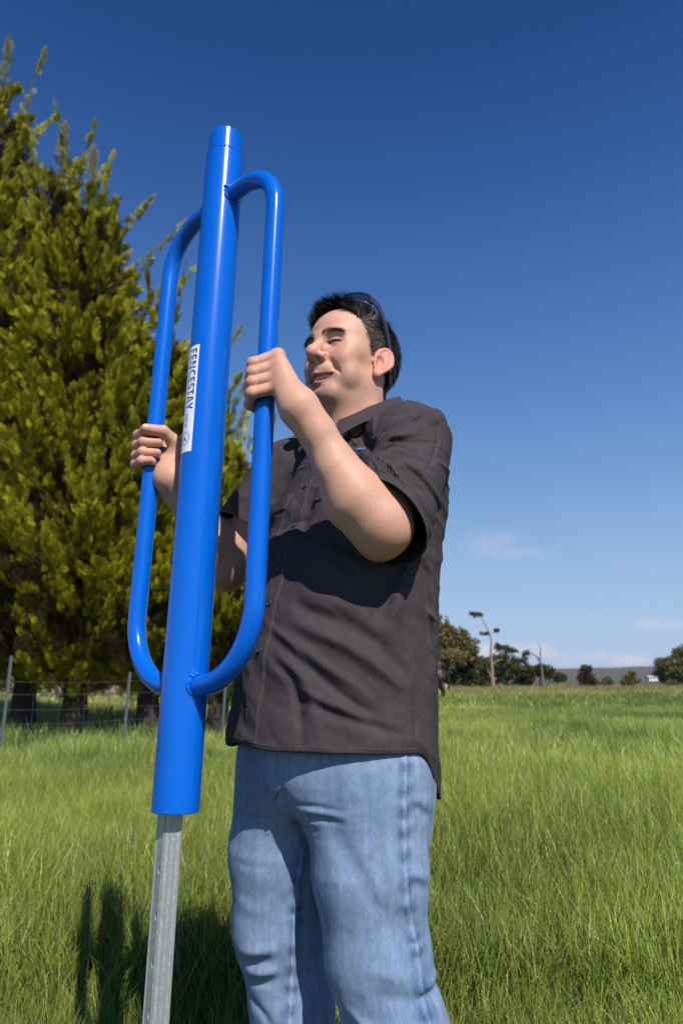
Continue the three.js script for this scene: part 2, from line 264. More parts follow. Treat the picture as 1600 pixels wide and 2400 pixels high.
function cypress(x, z, height, radius, skirt, seed, label, plumes, shift) {
  const t = thing('cypress_tree', label, 'tree', 'golden cypress trees in a row behind the fence'), rnd = rng(seed), per = [[], [], []], limbs = [], o = new THREE.Object3D(), axis = V(), right = V(), q = V(), c = new THREE.Color();
  t.position.set(x, 0, z);
  const lean = (y) => [shift * y / height + 0.10 * noise3(y * 0.35, seed, 1), 0.10 * noise3(y * 0.35, seed, 7)];
  const trunk = []; for (let k = 0; k <= 14; k++) { const y = height * 0.97 * k / 14, [lx, lz] = lean(y); trunk.push([lx, y, lz, Math.max(0.012, 0.21 * Math.pow(1 - k / 14.4, 1.1) * (k === 0 ? 1.2 : 1))]); } part('trunk', limb(trunk, 10), barkMat, t);
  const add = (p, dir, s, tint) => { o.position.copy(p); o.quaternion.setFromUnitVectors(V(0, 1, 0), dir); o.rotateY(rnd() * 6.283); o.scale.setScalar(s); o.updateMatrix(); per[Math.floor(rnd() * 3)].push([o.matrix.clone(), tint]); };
  for (let i = 0; i < plumes; i++) {
    const f = 1 - Math.pow(1 - 0.995 * (i + rnd()) / plumes, 0.56), y = skirt - 0.5 * rnd() + f * (height - skirt) * 0.985, ang = i * 2.39996 + 0.6 * rnd(), R = radius * Math.pow(1 - f, 0.74) * (0.52 + 0.48 * smooth(0, 0.24, f)) * (0.56 + 0.60 * Math.pow(rnd(), 1.4)) + 0.10, [lx, lz] = lean(y);
    const up = 0.35 + 0.65 * f + 0.35 * rnd(), L = Math.min(R, 0.75 + 0.75 * rnd()) * (1 - 0.35 * f) + 0.15, ox = Math.cos(ang), oz = Math.sin(ang); axis.set(ox, up, oz).normalize(); right.set(-oz, 0, ox);
    const tip = V(lx + ox * R, y, lz + oz * R), root = tip.clone().addScaledVector(axis, -L);
    if (i % 4 === 0) limbs.push(limb([[lx, y - up * R * 0.6, lz, 0.03], [root.x, root.y, root.z, 0.018], [tip.x, tip.y, tip.z, 0.006]], 5, false));
    const gold = 0.55 + 0.45 * rnd(), n = Math.round(58 + 26 * rnd());
    for (let k = 0; k < n; k++) {
      const s = Math.pow(rnd(), 0.7), p = root.clone().addScaledVector(axis, L * s), wide = 0.18 * Math.sin(Math.PI * Math.min(0.97, 0.28 + 0.69 * s)) * (0.55 + 0.45 * Math.min(1, L));
      p.addScaledVector(right, (rnd() * 2 - 1) * wide).add(V(0, (rnd() - 0.5) * wide, 0)).addScaledVector(V(ox, 0, oz), (rnd() - 0.5) * wide);
      q.copy(axis).multiplyScalar(0.8).add(V(rnd() - 0.5, rnd() * 0.9 - 0.1, rnd() - 0.5).multiplyScalar(1.25)).addScaledVector(V(ox, 0, oz), 0.25).normalize();
      const g = clamp(gold * (0.55 + 0.6 * rnd())), tint = [mix(0.115, 0.480, g), mix(0.150, 0.430, g), mix(0.012, 0.018, g)]; add(p, q, 0.10 + 0.11 * rnd(), tint);
    }
  }
  for (let k = 0; k < 34; k++) {                                     // upswept leaders that break the outline
    const f = 0.12 + 0.80 * k / 34, a = k * 2.4 + rnd(), R = radius * Math.pow(1 - f, 0.74) * (0.75 + 0.3 * rnd()), y = skirt + f * (height - skirt), [lx, lz] = lean(y), L = 0.9 + 0.9 * rnd(), out = 0.25 + 0.5 * rnd(), ax = V(Math.cos(a) * out, 1, Math.sin(a) * out).normalize(), p0 = V(lx + Math.cos(a) * R, y, lz + Math.sin(a) * R), gold = 0.4 + 0.5 * rnd();
    for (let j = 0; j < 46; j++) { const s = rnd(), w = 0.13 * (1.05 - s), p = p0.clone().addScaledVector(ax, L * s).add(V((rnd() - 0.5) * w, 0, (rnd() - 0.5) * w)), b = rnd() * 6.283; q.copy(ax).add(V(Math.cos(b), 0.1, Math.sin(b)).multiplyScalar(0.75 * (1.1 - s))).normalize(); const g = clamp(gold * (0.5 + 0.7 * rnd())); add(p, q, 0.13 + 0.10 * rnd(), [mix(0.115, 0.48, g), mix(0.15, 0.43, g), mix(0.012, 0.018, g)]); }
  }
  for (let k = 0; k < plumes * 9; k++) {                            // dead inner twigs and needles, dark brown to paint shade inside the crown
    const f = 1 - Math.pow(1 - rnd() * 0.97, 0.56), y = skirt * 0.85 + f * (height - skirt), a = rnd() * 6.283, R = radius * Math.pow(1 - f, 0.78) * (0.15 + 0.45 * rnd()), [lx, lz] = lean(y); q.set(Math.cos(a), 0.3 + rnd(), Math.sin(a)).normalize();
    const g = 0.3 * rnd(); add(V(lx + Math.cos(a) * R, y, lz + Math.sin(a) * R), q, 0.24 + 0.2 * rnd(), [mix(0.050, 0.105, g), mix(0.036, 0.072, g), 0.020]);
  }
  for (let k = 0; k < 26; k++) { const y = height * (0.90 + 0.11 * k / 26), [lx, lz] = lean(y), a = rnd() * 6.283, w = 1.02 - k / 26; q.set(Math.cos(a) * w, 1.1, Math.sin(a) * w).normalize(); add(V(lx, y, lz), q, 0.30, [0.19, 0.18, 0.05]); }
  part('branches', mergeGeometries(limbs), barkMat, t).userData.kind = 'stuff';
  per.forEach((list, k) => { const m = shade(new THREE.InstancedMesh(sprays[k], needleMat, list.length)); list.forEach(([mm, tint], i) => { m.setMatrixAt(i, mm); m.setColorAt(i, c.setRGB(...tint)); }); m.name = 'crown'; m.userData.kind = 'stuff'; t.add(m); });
}
cypress(-7.35, -12.9, 14.8, 3.2, 1.5, 41, 'tallest golden cypress at the left edge behind the fence', 680, -0.2);
cypress(-5.75, -13.4, 12.9, 2.6, 1.7, 45, 'golden cypress squeezed between the tallest one and the one with the thick trunk', 480, -0.45);
cypress(-4.62, -12.9, 11.8, 2.9, 1.6, 42, 'golden cypress with a thick dark trunk left of the post driver', 640, -0.75);
cypress(-3.50, -13.2, 8.75, 2.35, 1.5, 43, 'mid-height golden cypress standing behind the blue tube', 500, -0.25);
cypress(-2.25, -13.4, 6.0, 1.85, 1.4, 44, 'shortest golden cypress beside the right arm of the man', 380, -0.15);
// ------------------------------------------------------------------ fence, far trees, horse, hills
const galv = std(lin(0.15, 0.165, 0.18), 0.55, { metalness: 0.4 });
{
  const f = thing('wire_fence', 'low wire paddock fence with thin steel pickets under the cypress trees', 'fence');
  const A = V(-6.96, 0, -5.2), B = V(0.46, 0, -12.2), at = (s) => A.clone().lerp(B, s);
  for (const [s, lean, h] of [[0.143, 0.02, 1.25], [0.286, -0.02, 1.2], [0.4286, 0.02, 1.26], [0.5714, 0.03, 1.09], [0.7143, 0.03, 1.10], [0.857, -0.02, 1.1]]) {
    const p = at(s), sh = new THREE.Shape(); for (let k = 0; k < 3; k++) { const a = k * 2.0944 + 0.4, w = 0.004, c = Math.cos(a), d = Math.sin(a), r = 0.019; const n = [[c * 0.004 - d * w * -1, d * 0.004 + c * w * -1], [c * r + d * w, d * r - c * w], [c * r - d * w, d * r + c * w], [c * 0.004 - d * w, d * 0.004 + c * w]]; n.forEach(([x, y], i) => k === 0 && i === 0 ? sh.moveTo(x, y) : sh.lineTo(x, y)); } sh.closePath();
    const g = new THREE.ExtrudeGeometry(sh, { depth: h, bevelEnabled: false }); g.rotateX(-Math.PI / 2); const m = part('picket', g, galv, f); m.position.set(p.x, 0, p.z); m.rotation.set(0.02, 0, -lean);
  }
  const wire = (y0) => { const pts = []; for (let k = 0; k <= 20; k++) { const p = at(k / 20); pts.push([p.x, y0 - 0.02 * Math.sin(k / 20 * Math.PI * 5) ** 2, p.z + 0.02, 0.0016]); } return limb(pts, 5); };
  for (const y of [0.12, 0.24, 0.37, 0.51, 0.67, 0.84, 0.98]) part('wire', wire(y), galv, f);
  for (let s = 0.01; s < 1; s += 0.03) { const p = at(s); part('upright_wire', limb([[p.x, 0.1, p.z + 0.02, 0.0012], [p.x, 0.84, p.z + 0.02, 0.0012]], 4), galv, f); }
}
// leaf clumps for broad trees
function clump(seed, n, r, size, droop) { const rnd = rng(seed), pos = [], idx = []; for (let k = 0; k < n; k++) { const a = rnd() * 6.283, b = Math.acos(2 * rnd() - 1), q = r * Math.cbrt(rnd()), x = q * Math.sin(b) * Math.cos(a), y = q * Math.cos(b), z = q * Math.sin(b) * Math.sin(a), d = V(rnd() - 0.5, rnd() - 0.5 - droop, rnd() - 0.5).normalize(), s = V(rnd() - 0.5, rnd() - 0.5, rnd() - 0.5).cross(d).normalize(), L = size * (0.6 + 0.8 * rnd()), w = L * 0.22, o = pos.length / 3; pos.push(x, y, z, x + d.x * L * 0.5 + s.x * w, y + d.y * L * 0.5 + s.y * w, z + d.z * L * 0.5 + s.z * w, x + d.x * L, y + d.y * L, z + d.z * L, x + d.x * L * 0.5 - s.x * w, y + d.y * L * 0.5 - s.y * w, z + d.z * L * 0.5 - s.z * w); idx.push(o, o + 1, o + 2, o, o + 2, o + 3); } return geo(pos, idx); }
const clumps = [clump(1, 46, 0.5, 0.34, 0.3), clump(2, 46, 0.5, 0.34, 0.3)];
const leafMat = new THREE.MeshPhysicalMaterial({ color: 0xffffff, roughness: 0.6, specularIntensity: 0.4, side: THREE.DoubleSide }), woodMat = std(lin(0.20, 0.145, 0.115), 0.9);
function broadTree(name, label, group, x, z, lobes, tint, density, size, seed, trunkR = 0.2, wood = woodMat) {
  const t = thing(name, label, /shrub|bush/.test(name) ? 'shrub' : 'tree', group), rnd = rng(seed), list = [[], []], o = new THREE.Object3D(), c = new THREE.Color(), limbs = []; t.position.set(x, 0, z);
  for (const [lx, ly, lz, rx, ry, rz] of lobes) {
    const n = Math.round(density * (rx * ry + ry * rz + rx * rz));
    for (let k = 0; k < n; k++) { const a = rnd() * 6.283, b = Math.acos(2 * rnd() - 1), q = Math.pow(rnd(), 0.28) * (0.85 + 0.3 * noise3(a * 1.5, b * 2, seed)), g = 0.6 + 0.75 * rnd(); o.position.set(lx + rx * q * Math.sin(b) * Math.cos(a), ly + ry * q * Math.cos(b), lz + rz * q * Math.sin(b) * Math.sin(a)); o.rotation.set(rnd() * 6, rnd() * 6, rnd() * 6); o.scale.setScalar(size * (0.7 + 0.7 * rnd())); o.updateMatrix(); if (o.position.y > 0.1) list[k % 2].push([o.matrix.clone(), tint.map((v, i) => v * g * (i === 0 ? 0.85 + 0.4 * rnd() : 1))]); }
    limbs.push(limb([[0, 0, 0, trunkR * 1.1], [lx * 0.25, ly * 0.35, lz * 0.25, trunkR * 0.8], [lx * 0.7, ly * 0.72, lz * 0.7, trunkR * 0.4], [lx, ly, lz, trunkR * 0.15]], 7, false));
  }
  part('trunk', mergeGeometries(limbs), wood, t);
  list.forEach((l, k) => { const m = shade(new THREE.InstancedMesh(clumps[k], leafMat, l.length)); l.forEach(([mm, cc], i) => { m.setMatrixAt(i, mm); m.setColorAt(i, c.setRGB(...cc)); }); m.name = 'crown'; m.userData.kind = 'stuff'; t.add(m); });
}
// px metres at 70 m: x = 0.0424 * (photo column - 800)
const GUM = [0.185, 0.150, 0.055], DARK = [0.085, 0.088, 0.028], TL = 'trees along the far side of the paddock';
broadTree('gum_tree', 'large olive gum tree just right of the man with a domed crown', TL, 9.0, -70, [[-2.6, 5.6, 0, 2.6, 1.9, 2.2], [0.2, 5.4, 0.4, 2.4, 1.7, 2], [2.2, 4.6, 0, 1.7, 1.3, 1.6], [3.6, 3.9, 0, 1.1, 0.9, 1], [-1, 3.4, 0.6, 2.3, 1.3, 2], [1.6, 3.0, 0.8, 1.7, 1.1, 1.5]], GUM, 13, 0.75, 61, 0.26);
broadTree('dark_tree', 'dark spreading tree between the gum tree and the dead trunk', TL, 12.4, -72, [[-1.3, 1.7, 0, 1.7, 1.5, 1.5], [0.6, 2.3, 0, 1.6, 1.2, 1.5], [1.3, 1.4, 0.4, 1.5, 1.3, 1.4], [-0.4, 3.1, 0, 1.2, 0.8, 1]], DARK, 15, 0.65, 62, 0.16);
broadTree('dark_tree', 'dark broad tree right behind the dead trunk', TL, 16.6, -73, [[-1.2, 1.9, 0, 1.7, 1.4, 1.5], [0.6, 2.2, 0, 1.7, 1.2, 1.5], [1.9, 1.3, 0.3, 1.2, 1.1, 1.2], [-0.6, 3.0, 0, 0.9, 0.5, 0.9], [0.2, 3.9, 0.0, 0.55, 0.28, 0.5], [-0.6, 4.1, 0.0, 0.55, 0.28, 0.5]], DARK, 15, 0.6, 63, 0.16);
broadTree('layered_tree', 'low dark tree with flat layers under the forked dead branch', TL, 19.6, -72, [[-0.9, 1.6, 0, 0.7, 0.8, 0.7], [0.2, 2.0, 0, 1.0, 0.6, 0.9], [1.1, 1.5, 0, 1.1, 0.45, 0.9], [2.0, 1.2, 0, 1.0, 0.35, 0.8], [-1.2, 3.4, 0, 0.4, 0.5, 0.4]], [0.060, 0.066, 0.018], 17, 0.5, 64, 0.12);
broadTree('round_bush', 'small dark round bush in front of the far hills', TL, 25.6, -76, [[0, 1.0, 0, 1.05, 0.85, 1], [0.1, 1.9, 0, 0.75, 0.5, 0.7]], [0.062, 0.052, 0.026], 20, 0.5, 65, 0.08);
broadTree('round_bush', 'pale green pointed bush in front of the far hills', TL, 30.2, -76, [[0, 0.8, 0, 1.0, 0.7, 0.9], [0.1, 1.4, 0, 0.5, 0.5, 0.5]], [0.115, 0.125, 0.025], 20, 0.45, 66, 0.06);
broadTree('low_shrub', 'pale low shrub left of the pointed bush', TL, 28.2, -77, [[0, 0.6, 0, 0.9, 0.6, 0.8], [-1.0, 0.5, 0, 0.6, 0.5, 0.6]], [0.135, 0.13, 0.05], 20, 0.4, 67, 0.05);
broadTree('low_shrub', 'yellowish low shrub near the right end of the hills', TL, 36.5, -80, [[0, 0.4, 0, 1.1, 0.45, 0.8]], [0.135, 0.13, 0.04], 20, 0.4, 68, 0.05);
broadTree('gum_tree', 'broad dark olive tree at the right edge of the paddock', TL, 71.5, -150, [[-3.2, 3.0, 0, 3.4, 3.0, 3], [0.6, 5.2, 0, 3.4, 3.2, 3.2], [4.2, 5.6, 0, 3.2, 3.2, 3], [-1.2, 1.9, 1, 3.6, 2.2, 3], [3.4, 2.4, 1, 4, 2.6, 3]], [0.125, 0.120, 0.032], 9, 1.25, 69, 0.4);
// dead trees with bare, twisted limbs
{
  const bone = std(lin(0.30, 0.205, 0.165), 0.9), tuftAt = (t, list, seed) => { const rnd = rng(seed), m = shade(new THREE.InstancedMesh(clumps[0], leafMat, list.length * 7)), o = new THREE.Object3D(), c = new THREE.Color(); let k = 0; for (const [x, y, z, r] of list) for (let j = 0; j < 7; j++) { o.position.set(x + (rnd() - 0.5) * r * 2.2, y + (rnd() - 0.5) * r * 0.7, z + (rnd() - 0.5) * r); o.rotation.set(rnd() * 6, rnd() * 6, 0); o.scale.set(0.5, 0.28, 0.5); o.updateMatrix(); m.setMatrixAt(k, o.matrix); m.setColorAt(k++, c.setRGB(0.045, 0.045, 0.02)); } m.name = 'foliage'; m.userData.kind = 'stuff'; t.add(m); };
  const d = thing('dead_tree', 'tall nearly dead tree with a pale trunk leaning left at the top', 'tree', TL); d.position.set(14.6, 0, -70);
  part('trunk', limb([[0, 0, 0, 0.24], [0, 0.6, 0, 0.19], [-0.05, 1.3, 0, 0.17], [0.0, 2.0, 0, 0.15], [-0.06, 2.8, 0, 0.13], [-0.05, 3.7, 0, 0.11], [0.05, 4.6, 0, 0.09], [-0.1, 5.4, 0, 0.08], [-0.4, 6.1, 0, 0.06], [-0.75, 6.7, 0, 0.045], [-1.1, 7.15, 0, 0.03]], 9), bone, d);
  for (const L of [[[-0.02, 0.7, 0, 0.10], [0.22, 1.0, 0.1, 0.09], [0.34, 1.15, 0.1, 0.06]], [[0, 1.0, 0, 0.09], [-0.35, 1.6, 0.1, 0.07], [-0.55, 2.1, 0.1, 0.03]], [[-0.05, 2.3, 0, 0.09], [0.5, 2.75, 0, 0.06], [1.1, 2.9, 0.1, 0.04]], [[-0.05, 3.2, 0, 0.07], [0.5, 3.6, 0, 0.05], [1.3, 3.7, 0, 0.03], [2.0, 3.8, 0, 0.02]], [[-0.1, 5.4, 0, 0.04], [-0.5, 5.5, 0, 0.025], [-0.75, 5.4, 0, 0.02]], [[0.0, 5.2, 0, 0.03], [0.3, 5.6, 0, 0.02], [0.6, 5.7, 0, 0.015]], [[-0.45, 6.1, 0, 0.03], [-1.1, 6.1, 0, 0.02], [-1.7, 5.9, 0, 0.012]]]) part('bough', limb(L, 6), bone, d);
  tuftAt(d, [[-1.15, 7.2, 0, 0.5], [-1.5, 7.25, 0, 0.4], [-0.65, 5.35, 0, 0.3], [0.55, 5.7, 0, 0.2], [1.9, 3.8, 0, 0.45], [2.3, 3.7, 0, 0.35]], 5);
  const e = thing('dead_tree', 'bare grey forked branch rising above the layered tree', 'tree', TL); e.position.set(19.8, 0, -71.5);
  const grey = std(lin(0.16, 0.14, 0.135), 0.9);
  part('trunk', limb([[0.1, 0, 0, 0.14], [0.05, 1.2, 0, 0.12], [-0.05, 2.4, 0, 0.09], [-0.1, 3.1, 0, 0.08], [0.05, 3.9, 0, 0.05], [-0.15, 4.6, 0, 0.025]], 7), grey, e);
  part('bough', limb([[-0.05, 2.5, 0, 0.08], [-0.4, 3.2, 0, 0.07], [-0.8, 3.45, 0, 0.055], [-1.25, 3.3, 0, 0.035]], 6), grey, e);
}
// dry brush and low scrub seen under the cypresses
{
  const PINK = [0.34, 0.235, 0.185], GR = 'dry brush beyond the cypress trees', rnd = rng(9);
  const dry = [[-19.0, -31, 'pinkish dry bush behind the left picket', 1.3], [-15.6, -33, 'pale dry bush seen left of the thick trunk', 1.1], [-13.3, -30, 'dry reddish bush touching the thick trunk', 1.5], [-10.6, -32, 'tall pale dry bush left of the blue tube', 1.5], [-8.6, -34, 'dry bush hidden partly by the blue tube', 1.3], [-4.9, -33, 'small dry bush seen beside the hem of the shirt', 1.0], [-22.5, -34, 'dry bush at the far left edge', 1.6]];
  for (const [x, z, label, s] of dry) broadTree('dry_shrub', label, GR, x, z, [[-0.7 * s, 0.8 * s, 0, 0.9 * s, 0.8 * s, 0.7], [0.5 * s, 0.95 * s, 0, 0.9 * s, 0.95 * s, 0.7], [0, 0.4, 0.3, 1.5 * s, 0.4, 0.8]], PINK.map((v) => v * (0.8 + 0.5 * rnd())), 13, 0.42, 90 + Math.round(x * 7), 0.04, std(lin(0.24, 0.17, 0.13), 0.9));
}
// a dark horse grazing, mostly hidden behind the man
{
  const h = thing('horse', 'dark brown horse standing in the paddock half hidden behind the man', 'horse'); h.position.set(3.84, 0, -32); h.rotation.y = 0.15;
  const B = (x, y, z) => {
    let d = egg(x, y, z, -0.05, 1.10, 0, 0.62, 0.33, 0.27); d = smin(d, egg(x, y, z, 0.48, 1.16, 0, 0.34, 0.35, 0.27), 0.12); d = smin(d, egg(x, y, z, -0.55, 1.10, 0, 0.30, 0.36, 0.25), 0.12);
    for (const s of [-1, 1]) {
      d = smin(d, cone(x, y, z, [0.52, 1.05, s * 0.13, 0.17], [0.50, 0.74, s * 0.14, 0.095]), 0.06); d = smin(d, cone(x, y, z, [0.50, 0.74, s * 0.14, 0.09], [0.66, 0.50, s * 0.14, 0.058]), 0.03); d = smin(d, cone(x, y, z, [0.66, 0.50, s * 0.14, 0.056], [0.62, 0.13, s * 0.14, 0.038]), 0.02); d = smin(d, cone(x, y, z, [0.62, 0.13, s * 0.14, 0.042], [0.58, 0.03, s * 0.14, 0.058]), 0.02);
      d = smin(d, cone(x, y, z, [-0.58, 0.95, s * 0.12, 0.13], [-0.60, 0.50, s * 0.13, 0.06]), 0.05); d = smin(d, cone(x, y, z, [-0.60, 0.50, s * 0.13, 0.056], [-0.60, 0.12, s * 0.13, 0.038]), 0.02); d = smin(d, cone(x, y, z, [-0.60, 0.12, s * 0.13, 0.042], [-0.63, 0.03, s * 0.13, 0.058]), 0.02);
      d = smin(d, cone(x, y, z, [-1.16, 1.70, s * 0.06, 0.022], [-1.15, 1.82, s * 0.07, 0.008]), 0.02);
    }
    d = smin(d, cone(x, y, z, [-0.68, 1.22, 0, 0.22], [-1.06, 1.58, 0, 0.125]), 0.1); d = smin(d, cone(x, y, z, [-1.10, 1.63, 0, 0.12], [-1.42, 1.32, 0, 0.068]), 0.05); return d;
  };
  const m = surface(B, [-1.6, -0.02, -0.4], [0.95, 1.9, 0.4], 0.028); part('body', geo(m.pos, m.idx, { normal: normals(B, m.pos, 0.014) }), std(lin(0.028, 0.014, 0.009), 0.5), h);
  part('tail', limb([[0.80, 1.30, 0, 0.04], [0.90, 1.18, 0, 0.055], [0.93, 0.85, 0, 0.07], [0.90, 0.50, 0, 0.03]], 8), std(lin(0.008, 0.006, 0.005), 0.7), h);
}
// small things far out in the paddock
{
  const bucket = (name, label, x, z, s, color) => { const g = new THREE.LatheGeometry([[0, 0], [0.30, 0], [0.36, 0.85], [0.385, 0.87], [0.385, 0.92], [0.34, 0.92], [0.33, 0.86], [0.28, 0.05], [0, 0.05]].map(([r, y]) => new THREE.Vector2(r * s, y * s)), 20); const m = solo(name, g, std(color, 0.5), label, 'bucket'); m.position.set(x, 0, z); };
  bucket('feed_bucket', 'small white feed bucket standing beside the horse', 9.55, -66, 0.55, lin(0.75, 0.78, 0.76)); bucket('feed_bucket', 'small yellow feed bucket left of the dead trunk', 12.3, -66, 0.42, lin(0.62, 0.42, 0.02));
  for (const [x, z, w, label] of [[170, -400, 2.6, 'tiny white farm house under the right end of the hills'], [176, -410, 3.6, 'tiny pale farm shed beside the right olive tree']]) {
    const t = thing('farm_house', label, 'house'), wall = new THREE.BoxGeometry(w, 1.9, 5); wall.translate(0, 0.95, 0); part('wall', wall, std(lin(0.72, 0.70, 0.66), 0.8), t);
    const sh = new THREE.Shape(); sh.moveTo(-3, 0); sh.lineTo(3, 0); sh.lineTo(0, 1.1); sh.closePath(); const r = new THREE.ExtrudeGeometry(sh, { depth: w + 0.6, bevelEnabled: false }); r.translate(0, 1.903, -(w + 0.6) / 2); r.rotateY(Math.PI / 2); part('roof', r, std(lin(0.50, 0.44, 0.42), 0.8), t); t.position.set(x, 0, z);
  }
}
// low wooded hills on the skyline
{
  const W = 220, D = 26, pos = [], idx = [], col = [];
  for (let j = 0; j <= D; j++) for (let i = 0; i <= W; i++) {
    const x = mix(-2600, 3200, i / W), z = -1800 - 900 * j / D, crest = 38 + 20 * fbm(x * 0.0016 + 4, 0, 1, 3) + 10 * smooth(1300, 600, x) * 0.6, y = crest * Math.sin(Math.PI * 0.5 * smooth(0, 0.8, j / D)) + 2.6 * noise3(x * 0.045, j * 0.9, 3) * (j > 2 ? 1 : 0) - 1.5;
    pos.push(x, y, z); const k = 0.5 + 0.5 * fbm(x * 0.02, y * 0.08, z * 0.02, 3), c = [mix(0.060, 0.110, k), mix(0.048, 0.078, k), mix(0.030, 0.046, k)]; col.push(...c);
    if (i && j) { const o = (j - 1) * (W + 1) + i - 1; idx.push(o, o + 1, o + W + 2, o, o + W + 2, o + W + 1); }
  }
  setting('hills', geo(pos, idx, { color: col }), std(0xffffff, 1, { vertexColors: true, side: THREE.DoubleSide }));
}
// thin haze of a clear day: only the hills, kilometres off, fade in it
scene.fog = new THREE.FogExp2(new THREE.Color().setRGB(0.62, 0.74, 0.95), 0.00009);
// ------------------------------------------------------------------ the post driver: a long blue tube with two loop handles
const HANDLE_AZ = 43 * Math.PI / 180;
const DRV = { base: V(-0.2658, 0.7935, -1.2085), dir: V(0.0182, 0.9990, -0.0405).normalize(), r: 0.0381, len: 1.318 };
const driverAt = (t) => DRV.base.clone().addScaledVector(DRV.dir, t);
const drv = thing('post_driver', 'blue powder-coated steel post driver with two loop handles on a metal post', 'post driver');
drv.position.copy(DRV.base);
drv.quaternion.setFromUnitVectors(V(0, 1, 0), DRV.dir);
function speckle(seed, chips) {                                     // orange peel of the powder coat and a few bare specks
  const N = 1024, bump = new Uint8Array(N * N * 4), col = new Uint8Array(N * N * 4), rnd = rng(seed);
  for (let y = 0; y < N; y++) for (let x = 0; x < N; x++) {
    const o = (y * N + x) * 4, n = 0.5 + 0.5 * fbm(x * 0.16, y * 0.16, seed, 2), v = Math.round(255 * clamp(n));
    bump[o] = bump[o + 1] = bump[o + 2] = v; bump[o + 3] = 255;
    const m = 1 + 0.05 * fbm(x * 0.008, y * 0.008, seed + 4, 4);
    col[o] = 0; col[o + 1] = 100 * m; col[o + 2] = 210 * m; col[o + 3] = 255;
  }
  for (let i = 0; i < chips; i++) {
    const cx = rnd() * N, cy = rnd() * N, r = 0.5 + rnd() * rnd() * 1.6, st = rnd() < 0.2 ? 3 : 1;
    for (let y = -6; y <= 6; y++) for (let x = -10; x <= 10; x++) if (Math.hypot(x / st, y) < r) { const o = ((((cy + y) | 0) + N) % N * N + (((cx + x) | 0) + N) % N) * 4, w = rnd(); col[o] = mix(110, 200, w); col[o + 1] = mix(150, 215, w); col[o + 2] = mix(220, 235, w); bump[o] = bump[o + 1] = bump[o + 2] = 10; }
  }
  const mk = (d, s) => { const t = new THREE.DataTexture(d, N, N); t.wrapS = t.wrapT = THREE.RepeatWrapping; t.magFilter = THREE.LinearFilter; t.minFilter = THREE.LinearMipmapLinearFilter; if (s) t.colorSpace = THREE.SRGBColorSpace; t.needsUpdate = true; return t; };
  return { map: mk(col, true), bump: mk(bump, false) };
}
const coat = speckle(11, 150);
const bluePaint = new THREE.MeshPhysicalMaterial({ map: coat.map, bumpMap: coat.bump, bumpScale: 0.00009, roughness: 0.55, specularIntensity: 0.1, clearcoat: 0.85, clearcoatRoughness: 0.19 });
const weldPaint = new THREE.MeshPhysicalMaterial({ color: new THREE.Color(0x0064d2), roughness: 0.55, specularIntensity: 0.1, clearcoat: 0.85, clearcoatRoughness: 0.19 });
